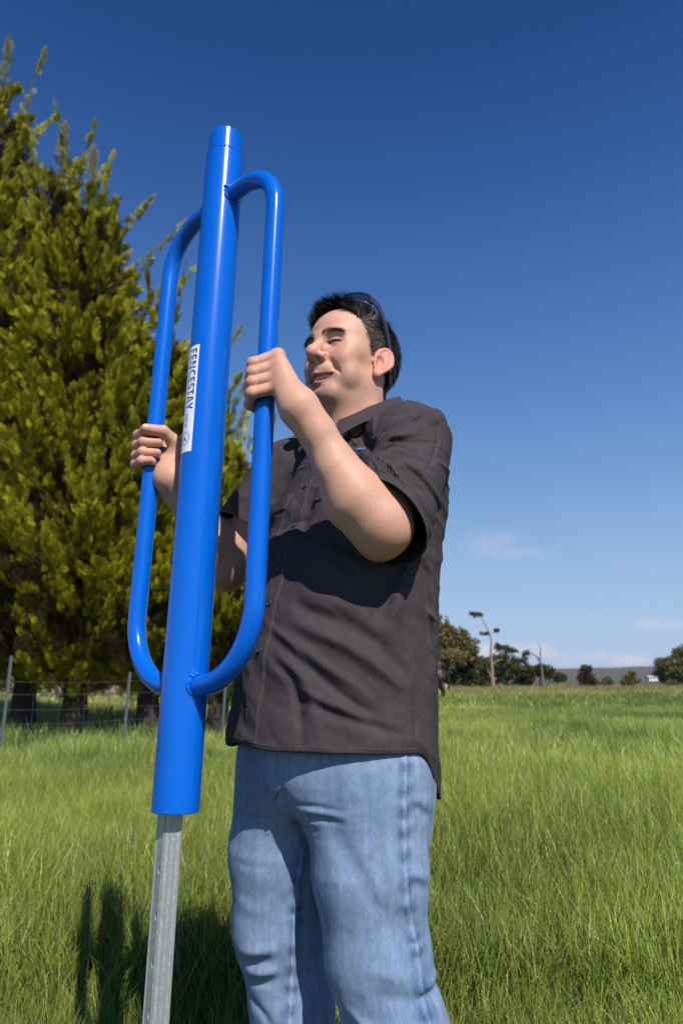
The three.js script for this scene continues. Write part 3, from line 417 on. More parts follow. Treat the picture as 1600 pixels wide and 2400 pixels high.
{
  const R = DRV.r, L = DRV.len, prof = [];
  const add = (r, y) => prof.push(new THREE.Vector2(r, y));
  add(R - 0.005, 0.03); add(R - 0.005, 0.001); add(R - 0.0035, 0); add(R - 0.0012, 0); add(R, 0.0015);
  for (let i = 1; i < 40; i++) add(R, L * 0.955 * i / 40);
  add(R, L * 0.957); add(R - 0.0006, L * 0.9578);                    // the ring weld where the solid head is let in
  for (let i = 0; i <= 6; i++) add(R - 0.0035 + 0.0022 * Math.sin(i / 6 * Math.PI), L * 0.958 + 0.006 * i / 6);
  add(R - 0.0035, L * 0.9635); add(R - 0.0035, L - 0.0025); add(R - 0.0043, L - 0.0008); add(R - 0.006, L); add(R - 0.02, L); add(0, L);
  const tube = new THREE.LatheGeometry(prof, 72), uv = tube.attributes.uv, p = tube.attributes.position;
  for (let i = 0; i < uv.count; i++) uv.setXY(i, uv.getX(i), p.getY(i) * 2.1);
  part('tube', tube, bluePaint, drv);
  const inside = new THREE.CylinderGeometry(R - 0.005, R - 0.005, L * 0.93, 48, 1, true); inside.translate(0, L * 0.465 + 0.02, 0);
  part('bore', inside, std(lin(0.03, 0.04, 0.06), 0.8, { side: THREE.BackSide }), drv);
  const HR = 0.01685, REACH = 0.170, YB = 0.196, YT = 1.155, az = HANDLE_AZ;
  const handle = (turn) => {
    const pts = [], e = V(Math.cos(turn), 0, Math.sin(turn)), put = (a, y) => pts.push(V(e.x * a, y, e.z * a));
    const rb = 0.128, rt = 0.098;
    put(R - 0.012, YB); put(R + 0.002, YB);
    for (let i = 0; i <= 12; i++) { const q = i / 12 * Math.PI / 2; put(REACH - rb + Math.sin(q) * rb, YB + rb - Math.cos(q) * rb); }
    for (let i = 1; i < 12; i++) put(REACH, mix(YB + rb, YT - rt, i / 12));
    for (let i = 0; i <= 12; i++) { const q = i / 12 * Math.PI / 2; put(REACH - rt + Math.cos(q) * rt, YT - rt + Math.sin(q) * rt); }
    put(R + 0.002, YT); put(R - 0.012, YT);
    const g = new THREE.TubeGeometry(new THREE.CatmullRomCurve3(pts, false, 'centripetal'), 160, HR, 28), u = g.attributes.uv;
    for (let i = 0; i < u.count; i++) u.setXY(i, u.getX(i) * 2.6, u.getY(i) * 0.5);
    const h = part('handle', g, bluePaint, drv);
    // weld beads around both joints: small lumps laid along the saddle curve where the bar meets the tube
    for (const y of [YB, YT]) {
      const rnd = rng(Math.round(1000 * y + turn * 100)), run = [], on = (q, rr) => { const s = Math.cos(q) * rr, a = Math.sqrt(R * R - s * s) + 0.0004; return [e.x * a - e.z * s, y + Math.sin(q) * rr, e.z * a + e.x * s]; };
      for (let k = 0; k <= 60; k++) { const q = k / 60 * 2 * Math.PI; run.push([...on(q, HR + 0.0012 + 0.0010 * noise3(q * 2.2, y * 9, 1)), 0.0027 + 0.0011 * noise3(q * 3.1, y * 5, turn) + 0.0005 * Math.sin(q * 23)]); }
      const lumps = [limb(run, 8)]; for (let k = 0; k < 4; k++) { const q = rnd() * 6.283, p = on(q, HR + 0.0025), g = new THREE.IcosahedronGeometry(0.0030 + 0.0022 * rnd(), 2); g.deleteAttribute('uv'); g.scale(1.2, 0.9, 1); g.translate(...p); lumps.push(mergeVertices(g)); }
      part('weld_bead', mergeGeometries(lumps), weldPaint, h);
    }
  };
  handle(az); handle(az + Math.PI);
}
// the sticker: white vinyl wrapped round the left of the tube, lettering reading downwards
{
  const CH = 330, c = document.createElement('canvas'); c.width = 1024; c.height = CH; const x = c.getContext('2d'), INK = '#1b2a95', PAPER = '#efeff3';
  x.fillStyle = PAPER; x.fillRect(0, 0, 1024, CH);
  const word = (text, x0, x1, top, bottom, font) => {                 // lettering stretched to the length and cap height it has on the sticker
    x.save(); x.font = 'bold 100px ' + font; x.textBaseline = 'alphabetic'; const w = x.measureText(text).width;
    x.translate(x0, bottom); x.scale((x1 - x0) / w, (bottom - top) / 72); x.fillStyle = INK; x.fillText(text, 0, 0); x.restore();
  };
  word('FENCESTAY', 24, 628, 22, 118, 'sans-serif');
  x.fillStyle = PAPER; x.fillRect(20, 76, 612, 5);                   // stencil bridge through the letters
  word('.COM.AU', 652, 794, 76, 112, 'sans-serif');
  x.strokeStyle = '#3a4aa8'; x.lineWidth = 3; x.beginPath(); x.arc(896, 92, 64, 0, 7); x.stroke(); x.lineWidth = 2; x.beginPath(); x.arc(896, 92, 44, 0, 7); x.stroke();
  for (let i = 0; i < 40; i++) { const q = i / 40 * 6.283; x.fillStyle = i % 3 ? '#4a59b0' : PAPER; x.save(); x.translate(896 + Math.cos(q) * 54, 92 + Math.sin(q) * 54); x.rotate(q); x.fillRect(-4, -2.5, 8, 5); x.restore(); }
  x.save(); x.translate(896, 92); x.fillStyle = INK; x.beginPath();  // small leaping animal emblem
  x.moveTo(-38, 14); x.quadraticCurveTo(-18, 4, -6, -2); x.quadraticCurveTo(4, -16, 16, -18); x.lineTo(26, -26); x.lineTo(34, -18); x.lineTo(24, -12); x.quadraticCurveTo(14, 4, 4, 8); x.lineTo(14, 24); x.lineTo(4, 28); x.lineTo(-8, 10); x.quadraticCurveTo(-22, 12, -38, 14); x.fill(); x.restore();
  const t = new THREE.CanvasTexture(c); t.colorSpace = THREE.SRGBColorSpace; t.anisotropy = 8;
  const R = DRV.r + 0.0004, y1 = 0.814, y0 = 0.602, a0 = -19.5 * Math.PI / 180, a1 = -119 * Math.PI / 180, pos = [], uv = [], idx = [], nor = [], NA = 28, NY = 8;
  for (let i = 0; i <= NY; i++) for (let k = 0; k <= NA; k++) {
    const y = mix(y1, y0, i / NY), a = mix(a0, a1, k / NA), s = Math.sin(a), q = Math.cos(a);
    pos.push(s * R, y, q * R); nor.push(s, 0, q); uv.push(i / NY, 1 - k / NA);
    if (i && k) { const b = (i - 1) * (NA + 1) + k - 1; idx.push(b, b + 1, b + NA + 1, b + 1, b + NA + 2, b + NA + 1); }
  }
  part('sticker', geo(pos, idx, { uv, normal: nor }), std(0xffffff, 0.35, { map: t, side: THREE.DoubleSide }), drv).userData.label = 'white sticker with blue lettering and a round emblem';
}
// the roll-formed galvanised post under the driver
{
  const N = 512, d = new Uint8Array(N * N * 4), rg = new Uint8Array(N * N * 4);
  for (let y = 0; y < N; y++) for (let x = 0; x < N; x++) {           // zinc spangle, drawn-out scratches
    const o = (y * N + x) * 4, sp = noise3(x * 0.09, y * 0.06, 2) * 0.5 + noise3(x * 0.21, y * 0.15, 5) * 0.5, sc = fbm(x * 0.5, y * 0.012, 9, 3), gr = noise3(x * 0.9, y * 0.9, 1);
    const cell = noise3(x * 0.045, y * 0.045, 12) > 0.1 ? 1 : -1, v = 190 + 14 * sp + 7 * cell + 5 * sc + 14 * gr; d[o] = v * 0.985; d[o + 1] = v; d[o + 2] = v * 1.005; d[o + 3] = 255;
    const r = 118 + 30 * sp + 34 * gr; rg[o] = rg[o + 1] = rg[o + 2] = r; rg[o + 3] = 255;
  }
  const mk = (a, s) => { const t = new THREE.DataTexture(a, N, N); t.wrapS = t.wrapT = THREE.RepeatWrapping; t.magFilter = THREE.LinearFilter; t.minFilter = THREE.LinearMipmapLinearFilter; t.repeat.set(14, 11); if (s) t.colorSpace = THREE.SRGBColorSpace; t.needsUpdate = true; return t; };
  const zinc = std(0xffffff, 1.0, { map: mk(d, true), roughnessMap: mk(rg), bumpMap: mk(rg), bumpScale: 0.00015, metalness: 0.6, side: THREE.DoubleSide });
  const post = thing('steel_post', 'galvanised folded steel fence post with punched holes standing in the grass', 'post');
  const top = driverAt(0.40).add(V(-0.014, 0, 0.012)), foot = V(-0.2885, 0, -1.180), dir = top.clone().sub(foot), L = dir.length();
  post.position.copy(foot); post.quaternion.setFromUnitVectors(V(0, 1, 0), dir.normalize());
  // each flange is a flat strip with real slots, extruded to the sheet's thickness; they meet in the fold that faces the camera side
  const flange = (name, x0, x1, turn, holes, ribs) => {
    const s = new THREE.Shape(); s.moveTo(x0, 0); s.lineTo(x1, 0); s.lineTo(x1, L); s.lineTo(x0, L); s.closePath();
    for (const [x, y, r] of holes) { const h = new THREE.Path(); h.absellipse(x, y, r * 0.75, r * 1.5, 0, Math.PI * 2, true); s.holes.push(h); }
    const g = new THREE.ExtrudeGeometry(s, { depth: 0.0022, bevelEnabled: true, bevelSize: 0.0004, bevelThickness: 0.0004, bevelSegments: 1, curveSegments: 10 });
    const m = part(name, g, zinc, post); m.rotation.y = turn;
    for (const [x, r] of ribs) { const rb = new THREE.CylinderGeometry(r, r, L - 0.002, 10, 1); rb.scale(1, 1, 0.95); rb.translate(x, L / 2, 0.0022); part('rib', rb, zinc, m); }
  };
  const holes = []; for (let y = 0.055; y < L - 0.42; y += 0.0655) holes.push([-0.0062, y, 0.0042]);
  flange('right_flange', 0.0006, 0.0245, 14 * Math.PI / 180, [], [[0.0085, 0.0018], [0.0165, 0.0022], [0.0238, 0.0018]]);
  flange('left_flange', -0.0225, -0.0006, -49 * Math.PI / 180, holes, [[-0.0218, 0.0018]]);
}
// ------------------------------------------------------------------ the man: head
const man = thing('person', 'man in charcoal short-sleeved work shirt and faded blue jeans gripping the post driver', 'person');
const HEAD = new THREE.Matrix4().compose(V(0.0195, 1.6215, -1.335), new THREE.Quaternion().setFromEuler(new THREE.Euler(-5.5 * Math.PI / 180, -43 * Math.PI / 180, -0.6 * Math.PI / 180, 'YXZ')), V(0.985, 0.985, 0.985));
const HEAD_INV = HEAD.clone().invert();
const toHead = (x, y, z) => { const e = HEAD_INV.elements; return [e[0] * x + e[4] * y + e[8] * z + e[12], e[1] * x + e[5] * y + e[9] * z + e[13], e[2] * x + e[6] * y + e[10] * z + e[14]]; };
const NECK_TOP = [0, -0.035, -0.012, 0.058], NECK_MID = [0.000, -0.10, -0.011, 0.060], NECK_LOW = [0.010, -0.19, -0.026, 0.072];
// the ear, in its own frame: u forward, v up, w outwards
const EAR = { c: [0.0755, -0.014, -0.0080], tilt: 0.27, flare: 0.50 };
function earField(ax, y, z) {
  const dx = (ax - EAR.c[0]) / 1.07, dy = (y - EAR.c[1]) / 1.07, dz = (z - EAR.c[2]) / 1.07;
  const ct = Math.cos(EAR.tilt), st = Math.sin(EAR.tilt); let v = dy * ct - dz * st, u = dz * ct + dy * st;   // leaning back
  const cf = Math.cos(EAR.flare), sf = Math.sin(EAR.flare); let w = dx * cf + u * sf; u = u * cf - dx * sf; w -= 0.006;
  const taper = 1 - 0.32 * smooth(0.008, -0.034, v), uu = (u + 0.004 * smooth(0.0, -0.03, v) * -1) / taper;
  const outline = egg(uu, v, 0, -0.002, 0, 0, 0.0195, 0.0335, 1);
  let d = smax(outline, Math.abs(w) - 0.0042, 0.004);
  const rim = Math.hypot(outline + 0.0030, w - 0.0022) - 0.0036;                                            // helix
  d = smin(d, v > -0.022 || u < 0 ? rim : rim + 0.004, 0.003);
  const anti = Math.hypot(egg(uu, v, 0, 0.002, 0.0, 0, 0.0105, 0.0225, 1), w - 0.002) - 0.0026;             // antihelix
  d = smin(d, anti + 0.02 * smooth(-0.002, 0.012, u), 0.003);
  d = smax(d, -egg(u, v, w, 0.0055, -0.003, 0.006, 0.0085, 0.0125, 0.0075), 0.003);                           // concha
  d = smin(d, ball(u, v, w, 0.0155, -0.005, 0.0005, 0.0048), 0.004);                                        // tragus
  d = smin(d, egg(u, v, w, 0.0035, -0.0275, 0, 0.009, 0.010, 0.0045), 0.005);                                // lobe
  return d;
}
const EYE = [0.0305, 0.0110, 0.0735];
function headField(x, y, z) {
  const ax = Math.abs(x), ye = y + 0.008;                                                                    // eyes and brows sit on ye
  let d = egg(x, y, z, 0, 0.038, -0.015, 0.0765, 0.090, 0.1015);                                            // skull
  d = smin(d, egg(ax, y, z, 0, 0.048, 0.032, 0.0645, 0.056, 0.0605), 0.03);                                 // forehead
  d = smin(d, egg(ax, y, z, 0, -0.012, 0.030, 0.0655, 0.068, 0.0590), 0.03);                                // middle of the face
  d = smin(d, egg(ax, y, z, 0, -0.062, 0.026, 0.0590, 0.042, 0.0600), 0.025);                               // jaw
  d = smin(d, cone(ax, y, z, [0.0500, -0.050, -0.004, 0.020], [0.018, -0.092, 0.066, 0.0185]), 0.022);      // jaw line
  d = smin(d, egg(ax, y, z, 0, -0.091, 0.0715, 0.0235, 0.0190, 0.0195), 0.016);                             // chin
  d = smin(d, egg(ax, y, z, 0, -0.095, 0.028, 0.047, 0.026, 0.046), 0.02);                                  // under the chin
  d = smin(d, cone(x, y, z, NECK_TOP, NECK_MID), 0.03);
  d = smin(d, cone(x, y, z, NECK_MID, NECK_LOW), 0.03);
  d = smin(d, cone(ax, y, z, [0.055, -0.035, -0.03, 0.012], [0.022, -0.185, 0.012, 0.012]), 0.014);         // neck muscle
  d = smin(d, egg(ax, y, z, 0.0475, -0.004, 0.052, 0.019, 0.017, 0.020), 0.020);                            // cheekbone
  d = smin(d, cone(ax, ye, z, [0.004, 0.0325, 0.0915, 0.0085], [0.037, 0.0355, 0.0790, 0.0105]), 0.016);     // brow ridge
  d = smax(d, -egg(ax, ye, z, 0.0310, 0.0175, 0.0970, 0.0210, 0.0135, 0.0205), 0.012);                       // eye socket
  d = smin(d, ball(ax, y, z, EYE[0], EYE[1], EYE[2], 0.0148), 0.006);                                       // lids over the eyeball
  d = smin(d, cone(ax, ye, z, [0.0145, 0.0068, 0.084, 0.0042], [0.043, 0.0065, 0.066, 0.0045]), 0.008);      // pouch under the eye
  d = smin(d, cone(ax, ye, z, [0.014, 0.0265, 0.0860, 0.0030], [0.046, 0.0255, 0.0672, 0.0042]), 0.010);     // heavy upper lid fold
  // nose
  d = smin(d, cone(x, y, z, [0, 0.021, 0.0875, 0.0085], [0, -0.010, 0.1090, 0.0108]), 0.012);
  d = smin(d, ball(x, y, z, 0, -0.0180, 0.1125, 0.0124), 0.010);
  d = smin(d, egg(ax, y, z, 0.0138, -0.0230, 0.0965, 0.0088, 0.0090, 0.0110), 0.007);
  d = smin(d, cone(x, y, z, [0, -0.0270, 0.1100, 0.0048], [0, -0.0340, 0.0930, 0.0060]), 0.006);
  d = smax(d, -egg(ax, y, z, 0.0082, -0.0315, 0.1025, 0.0048, 0.0072, 0.0078), 0.003);
  // cheeks bunched by the smile, and the fold beside the mouth
  d = smin(d, egg(ax, y, z, 0.0420, -0.0255, 0.0640, 0.0185, 0.0190, 0.0185), 0.018);
  d = smin(d, egg(x, y, z, 0, -0.0480, 0.0820, 0.0245, 0.0140, 0.0150), 0.012);                             // above the upper lip
  const fold = cone(ax, y, z, [0.0215, -0.0240, 0.0930, 0.0028], [0.0450, -0.0600, 0.0690, 0.0070]);
  d = smax(d, -fold, 0.006);
  d = smin(d, egg(ax, y, z, 0.0490, -0.0560, 0.0535, 0.015, 0.022, 0.016), 0.018);                          // jowl beside the mouth
  // lips round an open, talking mouth
  d = smin(d, cone(ax, y, z, [0.0, -0.0570, 0.0975, 0.0048], [0.0345, -0.0560, 0.0745, 0.0032]), 0.005);
  d = smin(d, cone(ax, y, z, [0.0, -0.0770, 0.0925, 0.0064], [0.0345, -0.0595, 0.0740, 0.0032]), 0.006);
  d = smax(d, -egg(x, y - 0.0085 * (ax / 0.034) ** 2, z + 0.55 * ax * ax / 0.034, 0, -0.0665, 0.0935, 0.0320, 0.0066, 0.0180), 0.0025);
  d = smax(d, -egg(x, y, z, 0, -0.0855, 0.0995, 0.022, 0.0048, 0.0100), 0.006);                             // dip below the lower lip
  // squint: a narrow slit between the lids
  d = smax(d, -egg(ax, ye, z, 0.0310, 0.0172 - 0.10 * (ax - 0.031), 0.0850, 0.0146, 0.0019, 0.0120), 0.0012);
  // laughter lines and forehead creases
  for (const s of [-0.004, 0.001, 0.006]) d = smax(d, -cone(ax, ye, z, [0.0470, 0.0165 + s * 0.6, 0.0685, 0.0008], [0.0600, 0.0165 + s * 2.6, 0.0510, 0.0002]), 0.0026);
  return smin(d, earField(ax, y, z), 0.004);
}
// skin tones: linear base colours laid out by where they lie on the face
const SKIN = [0.640, 0.345, 0.242];
function headTint(x, y, z) {
  const ax = Math.abs(x); let [r, g, b] = SKIN;
  const lay = (k, R, G, B) => { r = mix(r, R, k); g = mix(g, G, k); b = mix(b, B, k); };
  const m = fbm(x * 60, y * 60, z * 60, 3), m2 = fbm(x * 240 + 5, y * 240, z * 240, 2);
  r *= 1 + 0.05 * m + 0.04 * m2; g *= 1 + 0.09 * m + 0.06 * m2; b *= 1 + 0.10 * m + 0.06 * m2;
  lay(0.45 * smooth(0.030, 0.008, Math.hypot(ax - 0.044, y + 0.012, z - 0.068)), 0.60, 0.235, 0.165);       // flushed cheeks
  lay(0.40 * smooth(0.022, 0.006, Math.hypot(x, y + 0.018, z - 0.112)), 0.60, 0.25, 0.18);                  // nose
  if (earField(ax, y, z) < 0.002) lay(0.6, 0.64, 0.225, 0.165);
  const jaw = smooth(-0.040, -0.075, y) * smooth(-0.005, 0.03, z - 0.25 * (ax - 0.05)) * smooth(-0.135, -0.105, y), lip = smooth(-0.038, -0.046, y) * smooth(0.034, 0.026, ax) * smooth(0.07, 0.085, z);
  const grain = 0.5 + 0.5 * noise3(x * 520, y * 520, z * 520);
  lay(Math.max(jaw * 0.34, lip * 0.38) * (0.55 + 0.75 * grain), 0.155, 0.115, 0.098);                       // stubble
  const up = Math.abs(y + 0.0572 - 0.03 * ax) < 0.0058 - 0.09 * ax && ax < 0.036 && z > 0.070, lo = Math.abs(y + 0.0770 - 0.50 * Math.max(0, ax - 0.005)) < 0.0068 - 0.10 * ax && ax < 0.036 && z > 0.070;
  if (up || lo) lay(0.75, 0.46, 0.165, 0.135);
  if (z > 0.045 && z < 0.0875 - 0.5 * ax * ax / 0.034 && Math.abs(y + 0.0665 - 0.0085 * (ax / 0.034) ** 2) < 0.0058 && ax < 0.032) lay(0.9, 0.10, 0.018, 0.016);   // inside the mouth
  const brow = smooth(0.0075, 0.0035, Math.hypot((y - (0.0265 + 0.0035 * Math.sin(clamp((ax - 0.012) / 0.038) * 2.4))) * 1.15, 0)) * smooth(0.008, 0.014, ax) * smooth(0.054, 0.046, ax) * smooth(0.04, 0.055, z);
  lay(brow * 0.45, 0.075, 0.048, 0.034);
  const slit = smooth(0.0045, 0.0022, Math.abs(y - 0.0098)) * smooth(0.0175, 0.013, Math.abs(ax - 0.031)) * smooth(0.06, 0.07, z);
  lay(slit * 0.85, 0.06, 0.032, 0.025);                                                                       // lashes and lid margin
  const h = hairMask(x, y, z); if (h > 0) lay(h * 0.93, 0.028, 0.019, 0.014);
  return [r, g, b];
}
// how much hair grows at a point of the head (0..1)
function hairMask(x, y, z) {
  const ax = Math.abs(x), w = 0.004 * noise3(x * 150, y * 150, z * 150);
  if (earField(ax, y, z) < 0.0015) return 0;
  const pts = [[-0.02, 0.002], [-0.002, 0.018], [0.02, 0.0300], [0.045, 0.0410], [0.070, 0.0540], [0.090, 0.064], [0.106, 0.20]];
  let zl = pts[0][1]; for (let i = 1; i < pts.length; i++) if (y >= pts[i - 1][0]) zl = mix(pts[i - 1][1], pts[i][1], clamp((y - pts[i - 1][0]) / (pts[i][0] - pts[i - 1][0])));
  zl += w;
  let k = smooth(zl + 0.006, zl - 0.006, z) * smooth(-0.012, -0.002, y);
  if (y < 0.01) k = Math.max(k, smooth(-0.022, -0.034, z) * smooth(-0.070, -0.056, y + w));
  return k;
}
const skin = new THREE.MeshPhysicalMaterial({ vertexColors: true, roughness: 0.52, specularIntensity: 0.7, sheen: 0.05, sheenColor: lin(0.5, 0.25, 0.18), sheenRoughness: 0.6 });
const bodyPieces = [];
{
  const m = surface(headField, [-0.115, -0.20, -0.135], [0.115, 0.145, 0.135], 0.0019), nor = normals(headField, m.pos, 0.0009), col = [], p = V(), q = V(), M3 = new THREE.Matrix3().getNormalMatrix(HEAD);
  for (let i = 0; i < m.pos.length; i += 3) {
    const [x, y, z] = [m.pos[i], m.pos[i + 1], m.pos[i + 2]]; col.push(...headTint(x, y, z));
    const pore = 0.00022 * fbm(x * 420, y * 420, z * 420, 2);
    p.set(x + nor[i] * pore, y + nor[i + 1] * pore, z + nor[i + 2] * pore).applyMatrix4(HEAD); q.set(nor[i], nor[i + 1], nor[i + 2]).applyMatrix3(M3).normalize();
    m.pos[i] = p.x; m.pos[i + 1] = p.y; m.pos[i + 2] = p.z; nor[i] = q.x; nor[i + 1] = q.y; nor[i + 2] = q.z;
  }
  bodyPieces.push(geo(m.pos, m.idx, { normal: nor, color: col }));
}
// eyes, teeth, hair, brows, sunglasses: built in the head's frame
const headGroup = (g) => g.applyMatrix4(HEAD);
{
  for (const s of [1, -1]) {
    const g = new THREE.SphereGeometry(0.0126, 24, 18), col = [], p = g.attributes.position, look = V(-0.05, -0.02, 1).normalize();
    for (let i = 0; i < p.count; i++) { const q = V(p.getX(i), p.getY(i), p.getZ(i)).normalize(), a = Math.acos(clamp(q.dot(look), -1, 1)); a < 0.19 ? col.push(0.004, 0.003, 0.003) : a < 0.58 ? col.push(0.030, 0.018, 0.010) : col.push(0.26, 0.20, 0.17); }
    g.setAttribute('color', new THREE.Float32BufferAttribute(col, 3)); g.translate(s * EYE[0], EYE[1], EYE[2]);
    part('eyeball', headGroup(g), new THREE.MeshPhysicalMaterial({ vertexColors: true, roughness: 0.35, clearcoat: 0.3, clearcoatRoughness: 0.1 }), man);
  }
  const arc = []; for (let k = 0; k <= 24; k++) { const a = mix(-1.05, 1.05, k / 24); arc.push([Math.sin(a) * 0.0290, -0.0622 + 0.0045 * Math.sin(a) ** 2 + 0.00035 * Math.cos(k * 3.1), 0.0560 + Math.cos(a) * 0.0310, 0.0036]); }
  part('teeth', headGroup(limb(arc, 8)), std(lin(0.52, 0.46, 0.38), 0.3), man);
}
// strands: thin tapering blades that bend from a root along a direction
function strand(pos, idx, col, root, dir, len, width, bend, tint, segs = 3) {
  const side = V().crossVectors(dir, bend).normalize(); if (side.lengthSq() < 0.1) side.set(1, 0, 0);
  const p = root.clone(), d = dir.clone(), base = pos.length / 3;
  for (let i = 0; i <= segs; i++) {
    const w = width * (1 - 0.85 * i / segs);
    pos.push(p.x - side.x * w, p.y - side.y * w, p.z - side.z * w, p.x + side.x * w, p.y + side.y * w, p.z + side.z * w); col.push(...tint, ...tint);
    if (i) { const b = base + (i - 1) * 2; idx.push(b, b + 1, b + 3, b, b + 3, b + 2); }
    p.addScaledVector(d, len / segs); d.addScaledVector(bend, 1 / segs).normalize();
  }
}
const hairMat = new THREE.MeshPhysicalMaterial({ vertexColors: true, roughness: 0.48, specularIntensity: 0.5, side: THREE.DoubleSide });
{
  const m = surface(headField, [-0.1, -0.105, -0.125], [0.1, 0.14, 0.11], 0.0042), nor = normals(headField, m.pos, 0.002), rnd = rng(77), pos = [], idx = [], col = [];
  const n = V(), root = V(), dir = V(), grow = V();
  for (let i = 0; i < m.pos.length; i += 3) {
    const [x, y, z] = [m.pos[i], m.pos[i + 1], m.pos[i + 2]]; if (y < -0.1 || hairMask(x, y, z) < 0.25) continue;
    n.set(nor[i], nor[i + 1], nor[i + 2]);
    const top = smooth(0.055, 0.10, y + 0.25 * z), front = top * smooth(0.0, 0.06, z), back = smooth(0.0, -0.06, z) * (1 - top);
    const count = 4 + Math.floor(3 * top);
    for (let k = 0; k < count; k++) {
      // combed back from the temples, up and forward at the fringe, down at the nape
      grow.set(0.10 * (rnd() - 0.5), mix(-0.35, 0.25, top), -0.55).lerp(V(0.2 * (rnd() - 0.5), 0.55, 0.75), front).lerp(V(0, -0.9, -0.15), back * 0.8);
      grow.addScaledVector(n, -grow.dot(n)).normalize();
      const lift = mix(0.34, 0.85, front) + 0.16 * (rnd() - 0.5);
      dir.copy(grow).multiplyScalar(1 - lift * 0.6).addScaledVector(n, lift).add(V(rnd() - 0.5, rnd() - 0.5, rnd() - 0.5).multiplyScalar(0.34)).add(V(noise3(x * 85, y * 85, z * 85), noise3(x * 85 + 9, y * 85, z * 85), noise3(x * 85, y * 85 + 9, z * 85)).multiplyScalar(mix(0.18, 0.55, top))).normalize();
      root.set(x + (rnd() - 0.5) * 0.004, y + (rnd() - 0.5) * 0.004, z + (rnd() - 0.5) * 0.004).addScaledVector(n, -0.001);
      const edge = hairMask(root.x, root.y, root.z), temple = smooth(0.03, 0.05, Math.abs(x)) * smooth(0.085, 0.055, y) * smooth(-0.03, 0.0, z);
      const len = (mix(mix(0.011, 0.018, back), 0.026, top) * (1 + 0.30 * front) * (0.65 + 0.6 * rnd())) * mix(0.55, 1, edge) * mix(1, 0.6, temple);
      const grey = rnd() < 0.05 + 0.42 * temple + 0.10 * back, t = grey ? 0.15 + 0.2 * rnd() : 0.016 + 0.034 * rnd();
      strand(pos, idx, col, root, dir, len, 0.00042 + 0.0002 * rnd(), grow.clone().multiplyScalar(0.75).add(V(0, -0.25, 0)), grey ? [t, t * 0.9, t * 0.8] : [t, t * 0.74, t * 0.54]);
      if (front > 0.5 && rnd() < 0.025) strand(pos, idx, col, root, dir, len * 1.4, 0.0003, V(0.3 * (rnd() - 0.5), 0.1, 0.3), [t, t * 0.74, t * 0.54], 4);
    }
  }
  const g = headGroup(geo(pos, idx, { color: col })); part('hair', g, hairMat, man);
}
{
  for (const s of [1, -1]) {
    const rnd = rng(5 + s), pos = [], idx = [], col = [];
    for (let k = 0; k < 540; k++) {
      const u = rnd(), ax = mix(0.011, 0.052, u), y0 = 0.0262 + 0.0050 * Math.sin(u * 2.5) - 0.002 * u + (rnd() - 0.5) * mix(0.0110, 0.0045, u * u); let z = 0.12; while (z > 0.03 && headField(s * ax, y0, z) > 0) z -= 0.0004;
      const dir = V(s * mix(0.25, 0.95, u), mix(0.8, -0.1, u), mix(0.35, 0.1, u)).add(V(rnd() - 0.5, rnd() - 0.5, rnd() - 0.5).multiplyScalar(0.4)).normalize(), t = 0.022 + 0.03 * rnd();
      strand(pos, idx, col, V(s * ax, y0, z - 0.0006), dir, 0.0065 + 0.004 * rnd(), 0.00036, V(s * 0.4, -0.2, -0.35), [t, t * 0.72, t * 0.55], 2);
    }
    part('eyebrow', headGroup(geo(pos, idx, { color: col })), hairMat, man);
  }
}
